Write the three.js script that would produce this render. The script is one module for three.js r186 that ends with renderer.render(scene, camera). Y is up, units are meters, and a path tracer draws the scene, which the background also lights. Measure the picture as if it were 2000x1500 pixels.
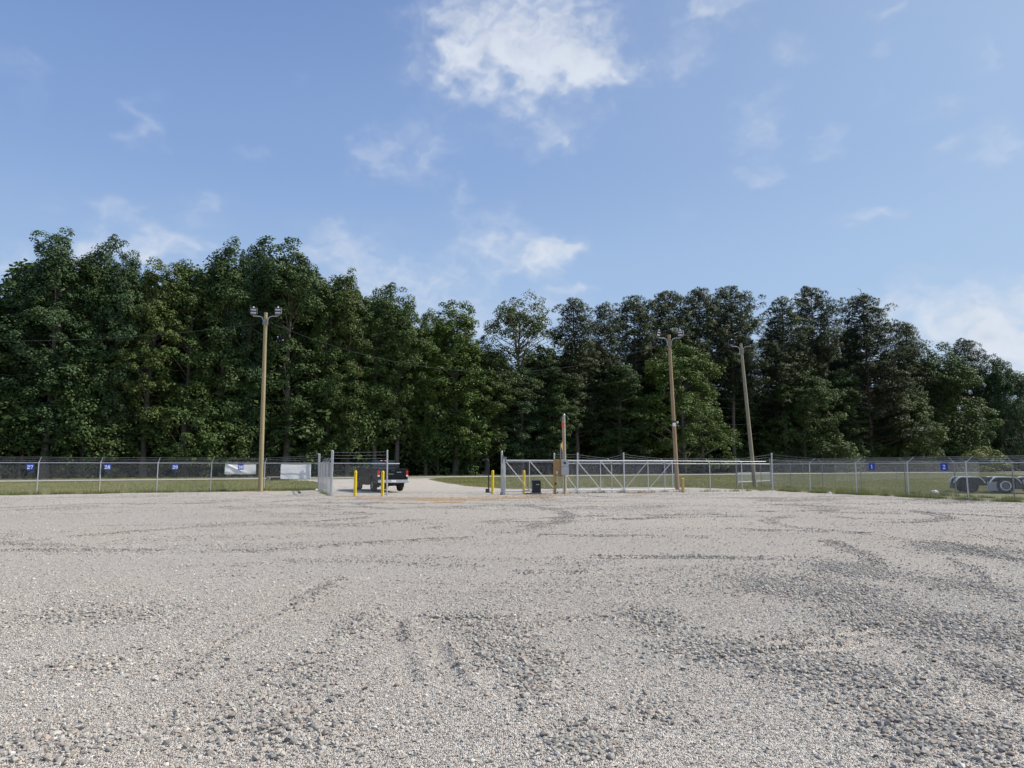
import * as THREE from 'three';
import { mergeGeometries } from 'three/addons/utils/BufferGeometryUtils.js';
import { RoundedBoxGeometry } from 'three/addons/geometries/RoundedBoxGeometry.js';
import { ConvexGeometry } from 'three/addons/geometries/ConvexGeometry.js';
import { FontLoader } from 'three/addons/loaders/FontLoader.js';
import { TextGeometry } from 'three/addons/geometries/TextGeometry.js';

// ------------------------------------------------------------------ camera, sky, sun, exposure
const scene = new THREE.Scene();
const camera = new THREE.PerspectiveCamera(56.8, 4 / 3, 0.1, 1500);
camera.position.set(0, 1.6, 0);
camera.rotation.x = THREE.MathUtils.degToRad(6.66);
const renderer = new THREE.WebGLRenderer({ antialias: true });
renderer.setSize(1024, 768);
renderer.toneMapping = THREE.LinearToneMapping;
renderer.toneMappingExposure = 1.12;
renderer.shadowMap.enabled = true;

const SUN_AZ = 82, SUN_EL = 46, RAD = Math.PI / 180;      // degrees right of the viewing direction, degrees up
const sunDir = new THREE.Vector3(Math.sin(SUN_AZ * RAD) * Math.cos(SUN_EL * RAD), Math.sin(SUN_EL * RAD), -Math.cos(SUN_AZ * RAD) * Math.cos(SUN_EL * RAD));
const sun = new THREE.DirectionalLight(new THREE.Color().setRGB(1, 0.94, 0.84), 4.7);
sun.position.copy(sunDir).multiplyScalar(160).add(new THREE.Vector3(0, 0, -60));
sun.target.position.set(0, 0, -60);
sun.castShadow = true;
sun.shadow.mapSize.set(4096, 4096);
Object.assign(sun.shadow.camera, { left: -120, right: 120, top: 90, bottom: -90, near: 1, far: 400 });
sun.shadow.radius = 1;
scene.add(sun, sun.target);

function rng(seed) { let a = seed >>> 0; return () => { a = (a + 0x6d2b79f5) | 0; let t = Math.imul(a ^ (a >>> 15), 1 | a); t = (t + Math.imul(t ^ (t >>> 7), 61 | t)) ^ t; return ((t ^ (t >>> 14)) >>> 0) / 4294967296; }; }
const hash2 = (x, y) => { let h = Math.imul(x | 0, 374761393) + Math.imul(y | 0, 668265263); h = Math.imul(h ^ (h >>> 13), 1274126177); return ((h ^ (h >>> 16)) >>> 0) / 4294967296; };
function noise2(x, y, wrap = 0) {
  const ix = Math.floor(x), iy = Math.floor(y), fx = x - ix, fy = y - iy, s = fx * fx * (3 - 2 * fx), t = fy * fy * (3 - 2 * fy);
  const w = wrap ? (k) => ((k % wrap) + wrap) % wrap : (k) => k;
  const x0 = w(ix), x1 = w(ix + 1), y0 = w(iy), y1 = w(iy + 1);
  const a = hash2(x0, y0), b = hash2(x1, y0), c = hash2(x0, y1), d = hash2(x1, y1);
  return a + (b - a) * s + (c - a) * t + (a - b - c + d) * s * t;
}
const fbm = (x, y, n = 4) => { let v = 0, a = 0.5, s = 0; for (let i = 0; i < n; i++) { v += a * noise2(x, y); s += a; a *= 0.5; x = x * 2.03 + 17.1; y = y * 2.03 + 9.7; } return v / s; };
const sstep = (a, b, x) => { const t = Math.min(1, Math.max(0, (x - a) / (b - a))); return t * t * (3 - 2 * t); };
const lerp = (a, b, t) => a + (b - a) * t;

// the sky: clear air, paler towards the horizon and the sun, with small broken clouds [azimuth, elevation, half width, half height in degrees, thickness]
const CLOUDS = [[2.4,33.1,5.0,4.1,.8],[-4.4,31.8,3.4,2.8,.6],[7.3,30.3,3.9,1.5,.5],[16.7,33.3,2.8,1.8,.5],[-11.1,24.2,1.9,1.9,.5],[-6.5,24.5,1.7,2,.4],[3.2,25.5,3,1.4,.4],[20.4,25,1.8,1.5,.45],[20.4,21.8,1,.7,.35],
  [2.5,16.9,3.4,1.4,.7],[-1.7,18.5,2.6,2.4,.3],[27.6,18,1.7,.5,.55],[35.4,21,2.1,1.3,.4],[32.8,9.3,5.6,2.6,.75],[35.8,7.1,2.7,1.7,.7],[22.4,12.2,.8,.4,.7],[-27.5,15.4,4.2,1.6,.6],[-15.7,16.7,2.5,1.6,.4],[-8.4,15.1,5,2.4,.45],
  [-36.3,25.9,1.1,.8,.35],[-28.6,23.8,1.3,1.4,.35],[-24.2,19.1,2.3,1.1,.35],[-30.4,18,1.5,.5,.4],[22.9,29.7,1.6,1.4,.2],[29.6,28.6,1.1,.7,.25],[35.2,26.7,.7,.8,.35],[3.6,12.8,2.1,1.2,.3],[-36.2,13.1,1.4,1.3,.35],
  [25.9,24.0,1.4,0.6,0.3],[24.4,22.7,1.2,0.5,0.3],[32.9,24.2,2.2,0.7,0.3],[33.0,21.8,0.9,0.5,0.3],[21.0,29.1,1.4,0.9,0.22],[14.2,30.3,1.3,1.3,0.25],[-4.1,21.4,0.6,1.0,0.3],[14.7,19.6,1.2,0.5,0.25],[-17.4,28.6,0.8,0.5,0.22],[-21.4,23.1,1.6,0.7,0.2],[-35.6,23.6,1.1,1.1,0.2],[28.8,25.9,0.5,0.6,0.25],[4.2,14.2,1.7,0.3,0.45],[18.7,21.7,1.0,0.6,0.25],[29.8,30.7,1.3,0.5,0.35],[-12.8,12.5,3.3,2.0,0.4],[-5.0,11.2,3.8,2.1,0.45],[9.6,12.7,1.7,0.7,0.35],[1.7,11.2,2.5,1.2,0.35],[-31.3,13.8,2.2,1.4,0.3]];
{ const r = rng(77);                                      // the same broken cloud goes on round the rest of the sky
  for (let k = 0; k < 150; k++) { const az = 44 + r() * 272, el = 4 + 76 * r() ** 1.6; CLOUDS.push([az > 180 ? az - 360 : az, el, (1 + 4.5 * r()) / Math.max(0.35, Math.cos(el * RAD)), 0.6 + 2.6 * r(), 0.25 + 0.55 * r()]); }
  for (let k = 0; k < 12; k++) CLOUDS.push([-40 + 80 * r(), 40 + 40 * r(), 3 + 5 * r(), 1 + 3 * r(), 0.2 + 0.5 * r()]); }
function makeSky() {
  const W = 4096, H = 2048, data = new Float32Array(W * H * 4);
  const stops = [[0, .60, .745, .91], [5, .53, .69, .89], [14, .375, .55, .82], [24, .25, .40, .715], [36, .152, .27, .578], [60, .11, .215, .49], [90, .09, .185, .44]];
  const rows = [];
  for (const [az, el, ra, re, s] of CLOUDS) rows.push({ az, el, ra: ra * 1.2, re: re * 1.2, s });
  for (let row = 0; row < H; row++) {
    const el = ((row + 0.5) / H - 0.5) * 180, e = Math.max(0, el);
    let k = 0; while (k < stops.length - 2 && e > stops[k + 1][0]) k++;
    const t = sstep(0, 1, (e - stops[k][0]) / (stops[k + 1][0] - stops[k][0])) * 0.4 + 0.6 * (e - stops[k][0]) / (stops[k + 1][0] - stops[k][0]);
    const base = [1, 2, 3].map((c) => lerp(stops[k][c], stops[k + 1][c], t));
    const near = el > -1 ? rows.filter((c) => Math.abs(c.el - el) < c.re * 2.6) : [];
    const sy = Math.sin(el * RAD), cy = Math.cos(el * RAD);
    for (let col = 0; col < W; col++) {
      const round = ((col + 0.5) / W - 0.5) * 2 * Math.PI, o = (row * W + col) * 4;
      const dx = Math.cos(round) * cy, dz = Math.sin(round) * cy;
      const ang = Math.acos(Math.min(1, Math.max(-1, dx * sunDir.x + sy * sunDir.y + dz * sunDir.z))) / RAD;
      const glow = 0.8 * Math.exp(-((ang / 48) ** 2));
      let r = lerp(base[0], 0.68, glow), g = lerp(base[1], 0.87, glow), b = lerp(base[2], 1.03, glow);
      if (near.length) {
        let az = round / RAD + 90; if (az > 180) az -= 360;
        let any = false; for (const c of near) { let d = az - c.az; if (d > 180) d -= 360; else if (d < -180) d += 360; if (Math.abs(d) < c.ra * 2.6) { any = true; break; } }
        if (any) {
          const wx = (fbm(az * 0.5 + 3, el * 0.8, 4) - 0.5), wy = (fbm(az * 0.5 + 40, el * 0.8 + 11, 4) - 0.5);
          let m = 0;
          for (const c of near) { let d = az - c.az; if (d > 180) d -= 360; else if (d < -180) d += 360;
            const u = (d + wx * (2.2 + c.ra * 0.9)) / c.ra, v = (el - c.el + wy * (1.2 + c.re * 1.1)) / c.re, q = u * u + v * v; if (q < 7) m += c.s * Math.exp(-q); }
          if (m > 0.01) {
            const f = fbm(az * 0.55 + wx * 2, el * 0.85 + wy * 2, 6), f2 = fbm(az * 1.9 + wx * 6 + 7, el * 2.6 + wy * 6 + 5, 5);
            const a = 0.88 * sstep(0.03, 1.12, m * (0.25 + 1.4 * f) + (f2 - 0.5) * 0.28 * Math.min(1, m * 1.8));
            const lit = 0.96 + 0.1 * (f - 0.5) + 0.1 * wy;
            r = lerp(r, 0.84 * lit, a); g = lerp(g, 0.9 * lit, a); b = lerp(b, 0.97 * lit, a);
          }
        }
      }
      data[o] = r * 0.8; data[o + 1] = g * 0.8; data[o + 2] = b * 0.82; data[o + 3] = 1;
    }
  }
  const tex = new THREE.DataTexture(data, W, H, THREE.RGBAFormat, THREE.FloatType);
  tex.mapping = THREE.EquirectangularReflectionMapping; tex.magFilter = tex.minFilter = THREE.LinearFilter; tex.needsUpdate = true;
  return tex;
}
scene.background = makeSky();
scene.environment = scene.background;

// ------------------------------------------------------------------ helpers
const V = (x, y, z) => new THREE.Vector3(x, y, z);
const used = {};
function numbered(name) { const n = used[name] = (used[name] ?? -1) + 1; return n ? `${name}_${String(n).padStart(3, '0')}` : name; }
function clean(g) { const h = g.index ? g.toNonIndexed() : g; if (!h.attributes.normal) h.computeVertexNormals(); if (!h.attributes.uv) h.setAttribute('uv', new THREE.BufferAttribute(new Float32Array(h.attributes.position.count * 2), 2)); for (const k of Object.keys(h.attributes)) if (!['position', 'normal', 'uv'].includes(k)) h.deleteAttribute(k); h.morphAttributes = {}; return h; }
const merge = (list) => mergeGeometries([].concat(list).map(clean), false);
function part(name, geos, mat, parent) { const m = new THREE.Mesh(Array.isArray(geos) ? merge(geos) : geos, mat); m.name = name; m.castShadow = m.receiveShadow = true; parent.add(m); return m; }
function thing(name, label, category, pos = [0, 0, 0], turn = 0, group) { const o = new THREE.Group(); o.name = numbered(name); o.position.set(...pos); o.rotation.y = turn; o.userData = { label, category }; if (group) o.userData.group = group; scene.add(o); return o; }
function solo(name, geos, mat, label, category, group) { const m = part(numbered(name), geos, mat, scene); m.userData = { label, category }; if (group) m.userData.group = group; return m; }
function struct(name, geo, mat) { const m = part(numbered(name), geo, mat, scene); m.userData.kind = 'structure'; return m; }
const box = (w, h, d, x = 0, y = 0, z = 0, rx = 0, ry = 0, rz = 0) => new THREE.BoxGeometry(w, h, d).applyMatrix4(new THREE.Matrix4().makeRotationFromEuler(new THREE.Euler(rx, ry, rz)).setPosition(x, y, z));
const rbox = (w, h, d, x = 0, y = 0, z = 0, r = 0.015, seg = 2) => new RoundedBoxGeometry(w, h, d, seg, Math.min(r, w / 2.01, h / 2.01, d / 2.01)).translate(x, y, z);
const UPV = V(0, 1, 0);
function bar(p, q, r, r2 = r, n = 8, open = false) {
  p = p.isVector3 ? p : V(...p); q = q.isVector3 ? q : V(...q); const d = q.clone().sub(p), L = d.length();
  const g = new THREE.CylinderGeometry(r2, r, L, n, 1, open); g.applyMatrix4(new THREE.Matrix4().makeRotationFromQuaternion(new THREE.Quaternion().setFromUnitVectors(UPV, d.normalize()))); const c = p.clone().add(q).multiplyScalar(0.5); return g.translate(c.x, c.y, c.z);
}
const tube = (pts, r, seg = 24, n = 8) => new THREE.TubeGeometry(new THREE.CatmullRomCurve3(pts.map((p) => (p.isVector3 ? p : V(...p)))), seg, r, n, false);
const lin = (r, g, b) => new THREE.Color().setRGB(r, g, b);
const std = (r, g, b, rough = 0.7, metal = 0, more = {}) => new THREE.MeshStandardMaterial({ color: lin(r, g, b), roughness: rough, metalness: metal, ...more });
function texOf(n, fn, srgb, m = n) { const d = new Uint8Array(n * m * 4); for (let y = 0; y < m; y++) for (let x = 0; x < n; x++) { const c = fn(x / n, y / m, x, y), o = (y * n + x) * 4; for (let k = 0; k < 3; k++) d[o + k] = Math.max(0, Math.min(255, (Array.isArray(c) ? c[k] : c) * 255)); d[o + 3] = 255; }
  const t = new THREE.DataTexture(d, n, m); t.wrapS = t.wrapT = THREE.RepeatWrapping; t.magFilter = THREE.LinearFilter; t.minFilter = THREE.LinearMipmapLinearFilter; t.generateMipmaps = true; if (srgb) t.colorSpace = THREE.SRGBColorSpace; t.needsUpdate = true; return t; }
const repeated = (t, u, v) => { const c = t.clone(); c.repeat.set(u, v); c.needsUpdate = true; return c; };
const toS = (l) => (l <= 0.0031308 ? l * 12.92 : 1.055 * Math.pow(l, 1 / 2.4) - 0.055);

// ------------------------------------------------------------------ terrain
const YARD = [[-60, 23.4], [-13.15, 48.25], [-13.3, 51], [-14.7, 57], [-17.6, 64], [-23, 70], [-16, 76], [-7.4, 77.6], [-8.5, 72], [-6.2, 64], [-3.6, 57], [-0.8, 52.4], [3, 52.4], [7, 55.2], [11, 56.8], [14, 55.3], [16.6, 51.4], [18.3, 48.4], [22.75, 35], [24.9, 28.5], [30, 12], [34, -14], [-60, -14]];
function sdYard(x, Z) {                                     // signed distance to the edge of the gravel, negative inside
  let d = 1e9, s = 1; const n = YARD.length;
  for (let i = 0, j = n - 1; i < n; j = i, i++) {
    const [ax, ay] = YARD[i], [bx, by] = YARD[j], ex = bx - ax, ey = by - ay, wx = x - ax, wy = Z - ay, t = Math.min(1, Math.max(0, (wx * ex + wy * ey) / (ex * ex + ey * ey))), qx = wx - ex * t, qy = wy - ey * t;
    d = Math.min(d, qx * qx + qy * qy);
    const c1 = Z >= ay, c2 = Z < by, c3 = ex * wy > ey * wx; if ((c1 && c2 && c3) || (!c1 && !c2 && !c3)) s = -s;
  }
  return s * Math.sqrt(d);
}
const across = (x, Z) => Z - 0.5 * x - 55;                  // metres beyond the left fence line, towards the road
const rise = (x, Z) => sstep(-8, 30, across(x, Z)) * (0.45 + 0.003 * Math.max(-60, Math.min(60, x)));
const PATCHES = [[3.86,9.64,.76,1,1],[1.46,7.73,.33,.64,1],[.23,5.57,.22,.65,1],[1.93,6.47,.7,.53,.7],[2.27,5.84,.46,.57,.9],[4.18,7.49,.86,.96,.9],[6.16,9.64,.63,1.21,.5],[2.58,4.53,.52,.6,1],[3.7,5.57,.24,.93,.9],[-1.57,7.49,.24,.6,.9],[-.09,6.47,.42,.9,.7],[-1.46,4.61,.86,.62,.5],[.44,4.33,.28,.31,.8],[-4.4,7.86,.96,.66,.5],[5.31,11.43,.66,.84,.6],[8.86,14.24,.92,1.06,.6],[-1.62,5.84,.51,.57,.5],[-.37,7.61,.49,.49,.6],[-3.32,5.98,.6,.38,.4],[-2.7,4.29,.37,.3,.6],[2.89,5.57,.4,.39,.5],[4.62,7.04,.41,.85,.7],[.98,4.89,.21,.3,.6]];
const STREAKS = [[[8.78,25.74],[13.26,26.64],[14.45,25.74],[13.97,23.13],[11.93,21],[10.34,20.8]],[[6.87,15.9],[6.42,13.2],[5.89,11.8]],[[-2.48,29],[.42,29.8],[1.7,26.6],[1.78,23.85],[1.15,20.3],[0,17.75],[-1.22,17.2]],[[.6,17],[4.49,16.5]],[[1.38,13],[3.46,12.9],[5.4,12.75]],[[-9.82,13.9],[-6.79,13.73],[-4.85,13.73],[-2.65,15.6],[-.82,16.5]],[[8.52,16.5],[9.13,15.2],[8.75,13.2],[8.71,12.3]],[[-7.75,21],[-9.44,17.75],[-10.88,15.4]],[[5.5,18.5],[7.92,18]],[[10.82,17.75],[10.74,15.2]],[[-2.49,9.84],[-2.55,8.28],[-2.64,7.15],[-2.59,6.2],[-2.58,5.57]],[[-2.51,10.5],[-2.61,9.1]],[[-1.14,7.6],[-1.07,7],[-.94,6.47],[-.79,5.84],[-.71,5.57]],[[-.62,6.6],[-.5,6],[-.37,5.57]],[[-.83,7.68],[0,7.68]],[[.56,7.6],[1.02,7.66]],[[7.6,12.8],[7.14,11.3],[6.5,10]],[[-.42,11.84],[-1,11.96],[-3.4,12.7]],[[0,11],[1.24,11]],[[14.27,25.7],[16.1,22.7]],[[11,31],[13.2,29]],[[2.44,6.74],[3.86,7.37]],[[1.79,6.14],[2.48,6.38],[3.15,6.65]]];
const handDrawn = STREAKS.length;
{ const r = rng(404);                                       // wheel tracks of turning vehicles: pairs of long arcs
  for (let k = 0; k < 30; k++) { const cx = -22 + 44 * r(), cz = 6 + 34 * r(), R = 5 + 26 * r() ** 1.6, a0 = r() * 6.28, span = 0.35 + 0.9 * r(); for (const o of r() < 0.7 ? [0, 1.75] : [0]) { const line = []; for (let i = 0; i <= 12; i++) { const a = a0 + span * i / 12, x = cx + Math.cos(a) * (R + o) * 1.25, Z = cz + Math.sin(a) * (R + o) * 0.7; if (Z > 5 && Z < 40 && sdYard(x, Z) < -0.8) line.push([x, Z]); else break; } if (line.length > 3) STREAKS.push(line); } } }
const segs = []; STREAKS.forEach((s, k) => { for (let i = 0; i + 1 < s.length; i++) segs.push([...s[i], ...s[i + 1], k < handDrawn ? 1 : 0]); });
const segGrid = new Map();
for (const q of segs) { const L = Math.hypot(q[2] - q[0], q[3] - q[1]), n = Math.ceil(L / 0.3), seen = new Set(); for (let i = 0; i <= n; i++) for (let dx = -1; dx <= 1; dx++) for (let dz = -1; dz <= 1; dz++) { const key = (Math.floor((lerp(q[0], q[2], i / n)) / 0.4) + dx) * 4096 + Math.floor(lerp(q[1], q[3], i / n) / 0.4) + dz; if (seen.has(key)) continue; seen.add(key); if (!segGrid.has(key)) segGrid.set(key, []); segGrid.get(key).push(q); } }
function streakAt(x, Z) {                                   // signed distance to the nearest wheel furrow
  let best = 9, sg = 1; const near = segGrid.get(Math.floor(x / 0.4) * 4096 + Math.floor(Z / 0.4)); if (!near) return 9;
  for (const [ax, ay, bx, by] of near) { const ex = bx - ax, ey = by - ay, wx = x - ax, wy = Z - ay, t = Math.min(1, Math.max(0, (wx * ex + wy * ey) / (ex * ex + ey * ey))), d = Math.hypot(wx - ex * t, wy - ey * t); if (d < best) { best = d; sg = ex * wy - ey * wx > 0 ? 1 : -1; } }
  return best * sg;
}
function coarse(x, Z) {                                     // how much loose coarse stone lies here, 0 to 1
  let m = 0; const w = fbm(x * 1.6, Z * 1.6, 3) - 0.5, w2 = fbm(x * 1.6 + 31, Z * 1.6 + 7, 3) - 0.5;
  for (const [px, pz, rx, rz, s] of PATCHES) { const u = (x - px + w * 0.8) / rx, v = (Z - pz + w2 * 0.9) / rz, q = u * u + v * v; if (q < 5) m += s * Math.exp(-q * 1.1); }
  return Math.min(1, m * 0.85 + 0.25 * sstep(0.55, 0.8, fbm(x * 0.7 + 9, Z * 0.45 + 3, 4)));
}
function relief(x, Z) {
  if (Z > 60 || Z < 1) return 0.012 * (fbm(x * 0.4, Z * 0.4, 3) - 0.5);
  let h = 0.05 * (fbm(x * 0.35, Z * 0.35, 3) - 0.5) + 0.03 * (fbm(x * 1.7, Z * 1.7, 3) - 0.5);
  if (Z < 40) { const d = streakAt(x, Z), k = 0.6 + 0.8 * noise2(x * 2, Z * 2); h += k * (Z < 12 ? 0.7 : 0.6) * (0.034 * Math.exp(-(((d - 0.07) / 0.06) ** 2)) - 0.028 * Math.exp(-(((d + 0.05) / 0.06) ** 2))); }
  if (Z < 18) h += 0.022 * coarse(x, Z);
  return h;
}
const edgeNoise = (x, Z) => 0.5 * (fbm(x * 0.9, Z * 0.9, 3) - 0.5);
const yardY = (x, Z) => rise(x, Z) + relief(x, Z);
function gapped(parts) { const out = [parts[0][0]]; for (const [to, step] of parts.slice(1)) { const from = out[out.length - 1], n = Math.max(1, Math.round((to - from) / step)); for (let i = 1; i <= n; i++) out.push(from + (to - from) * i / n); } return out; }
function sheet(xs, Zs, height, paint) {
  const nx = xs.length, nz = Zs.length, pos = new Float32Array(nx * nz * 3), uv = new Float32Array(nx * nz * 2), col = paint ? new Float32Array(nx * nz * 3) : null, idx = [];
  for (let j = 0, i = 0; j < nz; j++) for (let k = 0; k < nx; k++, i++) { const x = xs[k], Z = Zs[j]; pos[i * 3] = x; pos[i * 3 + 1] = height(x, Z); pos[i * 3 + 2] = -Z; uv[i * 2] = x; uv[i * 2 + 1] = Z; if (col) paint(x, Z).forEach((c, q) => { col[i * 3 + q] = c; }); }
  for (let j = 0; j + 1 < nz; j++) for (let k = 0; k + 1 < nx; k++) { const a = j * nx + k, b = a + 1, c = a + nx, d = c + 1; idx.push(a, b, c, b, d, c); }
  const g = new THREE.BufferGeometry(); g.setAttribute('position', new THREE.BufferAttribute(pos, 3)); g.setAttribute('uv', new THREE.BufferAttribute(uv, 2)); if (col) g.setAttribute('color', new THREE.BufferAttribute(col, 3)); g.setIndex(idx); g.computeVertexNormals(); return g;
}
// ground: one sheet of rough grass that goes on as forest floor under the trees
const earthTex = texOf(512, (u, v) => { const f = 0.55 * noise2(u * 64, v * 64, 64) + 0.45 * noise2(u * 170, v * 170, 170), g = noise2(u * 12, v * 12, 12); const k = 0.55 + 0.5 * f + 0.2 * g; return [toS(k * 0.62), toS(k * 0.62), toS(k * 0.62)]; }, true);
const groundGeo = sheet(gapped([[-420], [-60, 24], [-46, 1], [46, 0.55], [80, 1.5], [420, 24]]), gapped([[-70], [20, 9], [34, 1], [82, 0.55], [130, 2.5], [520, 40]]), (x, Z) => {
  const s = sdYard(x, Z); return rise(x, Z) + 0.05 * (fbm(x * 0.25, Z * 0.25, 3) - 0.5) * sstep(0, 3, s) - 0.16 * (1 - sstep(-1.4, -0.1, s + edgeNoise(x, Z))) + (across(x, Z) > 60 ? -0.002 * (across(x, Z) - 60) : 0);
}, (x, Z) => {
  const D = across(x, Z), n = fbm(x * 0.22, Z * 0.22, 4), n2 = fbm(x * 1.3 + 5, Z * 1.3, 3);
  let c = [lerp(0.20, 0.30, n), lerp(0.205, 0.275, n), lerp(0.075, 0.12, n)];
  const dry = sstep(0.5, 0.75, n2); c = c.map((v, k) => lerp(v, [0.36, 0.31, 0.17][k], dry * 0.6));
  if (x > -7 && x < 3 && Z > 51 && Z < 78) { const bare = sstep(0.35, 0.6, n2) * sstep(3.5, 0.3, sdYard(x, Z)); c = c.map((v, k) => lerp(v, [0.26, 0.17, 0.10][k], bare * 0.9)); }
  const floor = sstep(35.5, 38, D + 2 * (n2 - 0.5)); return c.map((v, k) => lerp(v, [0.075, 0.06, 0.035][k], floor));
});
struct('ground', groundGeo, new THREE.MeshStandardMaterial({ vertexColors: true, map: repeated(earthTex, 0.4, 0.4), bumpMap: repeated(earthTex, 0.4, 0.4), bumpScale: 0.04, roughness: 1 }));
// gravel yard: cellular crushed stone and fines
function gravelTex(n, cells, seed) {
  const px = new Float32Array(cells * cells), py = new Float32Array(cells * cells), tint = [], hgt = new Float32Array(cells * cells), r = rng(seed);
  const kinds = [[.66, .615, .55], [.59, .555, .50], [.50, .475, .44], [.68, .605, .53], [.78, .73, .66], [.30, .29, .278], [.68, .58, .50]];
  for (let i = 0; i < cells * cells; i++) { px[i] = r(); py[i] = r(); hgt[i] = r(); const k = kinds[Math.floor(r() ** 1.3 * kinds.length)], b = 0.55 + 0.75 * r(); tint.push(k.map((v) => toS(Math.min(1, v * b)))); }
  const color = new Uint8Array(n * n * 4), bump = new Uint8Array(n * n * 4);
  for (let y = 0; y < n; y++) for (let x = 0; x < n; x++) {
    const u = x / n * cells, v = y / n * cells, cx = Math.floor(u), cy = Math.floor(v); let d1 = 9, d2 = 9, id = 0;
    for (let j = -1; j <= 1; j++) for (let i = -1; i <= 1; i++) { const X = (cx + i + cells) % cells, Y = (cy + j + cells) % cells, q = Y * cells + X, dx = cx + i + px[q] - u, dy = cy + j + py[q] - v, d = dx * dx + dy * dy; if (d < d1) { d2 = d1; d1 = d; id = q; } else if (d < d2) d2 = d; }
    const gap = Math.sqrt(d2) - Math.sqrt(d1), h = Math.min(1, gap * 1.8) * (0.35 + 0.65 * hgt[id]), fine = 0.9 + 0.2 * hash2(x, y), o = (y * n + x) * 4, c = tint[id];
    const fines = hgt[id] < 0.35 ? [toS(.65), toS(.60), toS(.535)] : c;
    for (let k = 0; k < 3; k++) { color[o + k] = Math.min(255, 255 * fines[k] * fine); bump[o + k] = 255 * h; } color[o + 3] = bump[o + 3] = 255;
  }
  return [color, bump].map((d, k) => { const t = new THREE.DataTexture(d, n, n); t.wrapS = t.wrapT = THREE.RepeatWrapping; t.magFilter = THREE.LinearFilter; t.minFilter = THREE.LinearMipmapLinearFilter; t.generateMipmaps = true; if (!k) t.colorSpace = THREE.SRGBColorSpace; t.needsUpdate = true; return t; });
}
const [gravC, gravB] = gravelTex(2048, 230, 5);
const CLAY = [[-6.1,35.9,1.6,1.5],[-3.8,35.3,1.6,1.7],[-1.8,36.4,1.9,1.5],[.6,37.6,2.2,1.9],[2.4,40.6,1.7,1.3],[-8.5,39.4,1.5,1],[7.4,43.6,1.25,.9],[-16,45.9,1.5,1.1],[-2.7,32.6,.9,.7],[11.3,50.3,1.4,1]];
function clayAt(x, Z) { let m = 0; const w = fbm(x * 0.9 + 2, Z * 0.7 + 8, 4) - 0.5; for (const [cx, cz, rx, rz] of CLAY) { const u = (x - cx) / rx, v = (Z - cz + w * 2.2) / rz, q = u * u + v * v; if (q < 6) m += Math.exp(-q); } return sstep(0.28, 1.05, m * (0.15 + 1.5 * fbm(x * 1.9, Z * 1.3, 4)) + 0.1 * w); }
const yardGeo = sheet(gapped([[-60], [-26, 1.2], [-10, 0.3], [10, 0.075], [24, 0.3], [36, 1]]), gapped([[-14], [2.5, 1.5], [14, 0.075], [30, 0.25], [60, 0.4], [80, 0.6]]), (x, Z) => yardY(x, Z) - 0.3 * sstep(-0.1, 0.9, sdYard(x, Z) + edgeNoise(x, Z)), (x, Z) => {
  const n = 0.93 + 0.14 * fbm(x * 0.3, Z * 0.3, 3), p = fbm(x * 0.5 + 20, Z * 0.5, 3), k = clayAt(x, Z) * 0.42;
  return [lerp(n * (0.97 + 0.06 * p), 1.06, k), lerp(n * 0.97, 0.80, k), lerp(n * (0.97 - 0.05 * p), 0.55, k)];
});
struct('gravel_yard', yardGeo, new THREE.MeshStandardMaterial({ vertexColors: true, map: repeated(gravC, 0.33, 0.33), bumpMap: repeated(gravB, 0.33, 0.33), bumpScale: 0.026, roughness: 0.95 }));
// road along the wood
{
  const pts = [], W = 3.4, us = gapped([[-160], [160, 4]]);
  const strip = (o1, o2, lift, mat, name, parent) => { const p = [], uv = [], ix = []; us.forEach((x, i) => { for (const o of [o1, o2]) { const Z = 84.5 + 0.5 * x + o * 1.118; p.push(x, rise(x, Z) + 0.07 + lift, -Z); uv.push(x, Z); } if (i) { const a = i * 2 - 2; ix.push(a, a + 2, a + 1, a + 1, a + 2, a + 3); } });
    const g = new THREE.BufferGeometry(); g.setAttribute('position', new THREE.Float32BufferAttribute(p, 3)); g.setAttribute('uv', new THREE.Float32BufferAttribute(uv, 2)); g.setIndex(ix); g.computeVertexNormals(); return parent ? part(name, g, mat, parent) : struct(name, g, mat); };
  const road = strip(-W, W, 0, new THREE.MeshStandardMaterial({ color: lin(0.66, 0.65, 0.63), map: repeated(earthTex, 0.5, 0.5), roughness: 0.9 }), 'road');
  strip(-W + 0.15, -W + 0.27, 0.004, std(0.75, 0.75, 0.72, 0.7), 'edge_line', road); strip(W - 0.27, W - 0.15, 0.004, std(0.75, 0.75, 0.72, 0.7), 'edge_line', road);
  strip(-0.2, -0.09, 0.004, std(0.7, 0.5, 0.08, 0.7), 'centre_line', road); strip(0.09, 0.2, 0.004, std(0.7, 0.5, 0.08, 0.7), 'centre_line', road);
}
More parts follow.
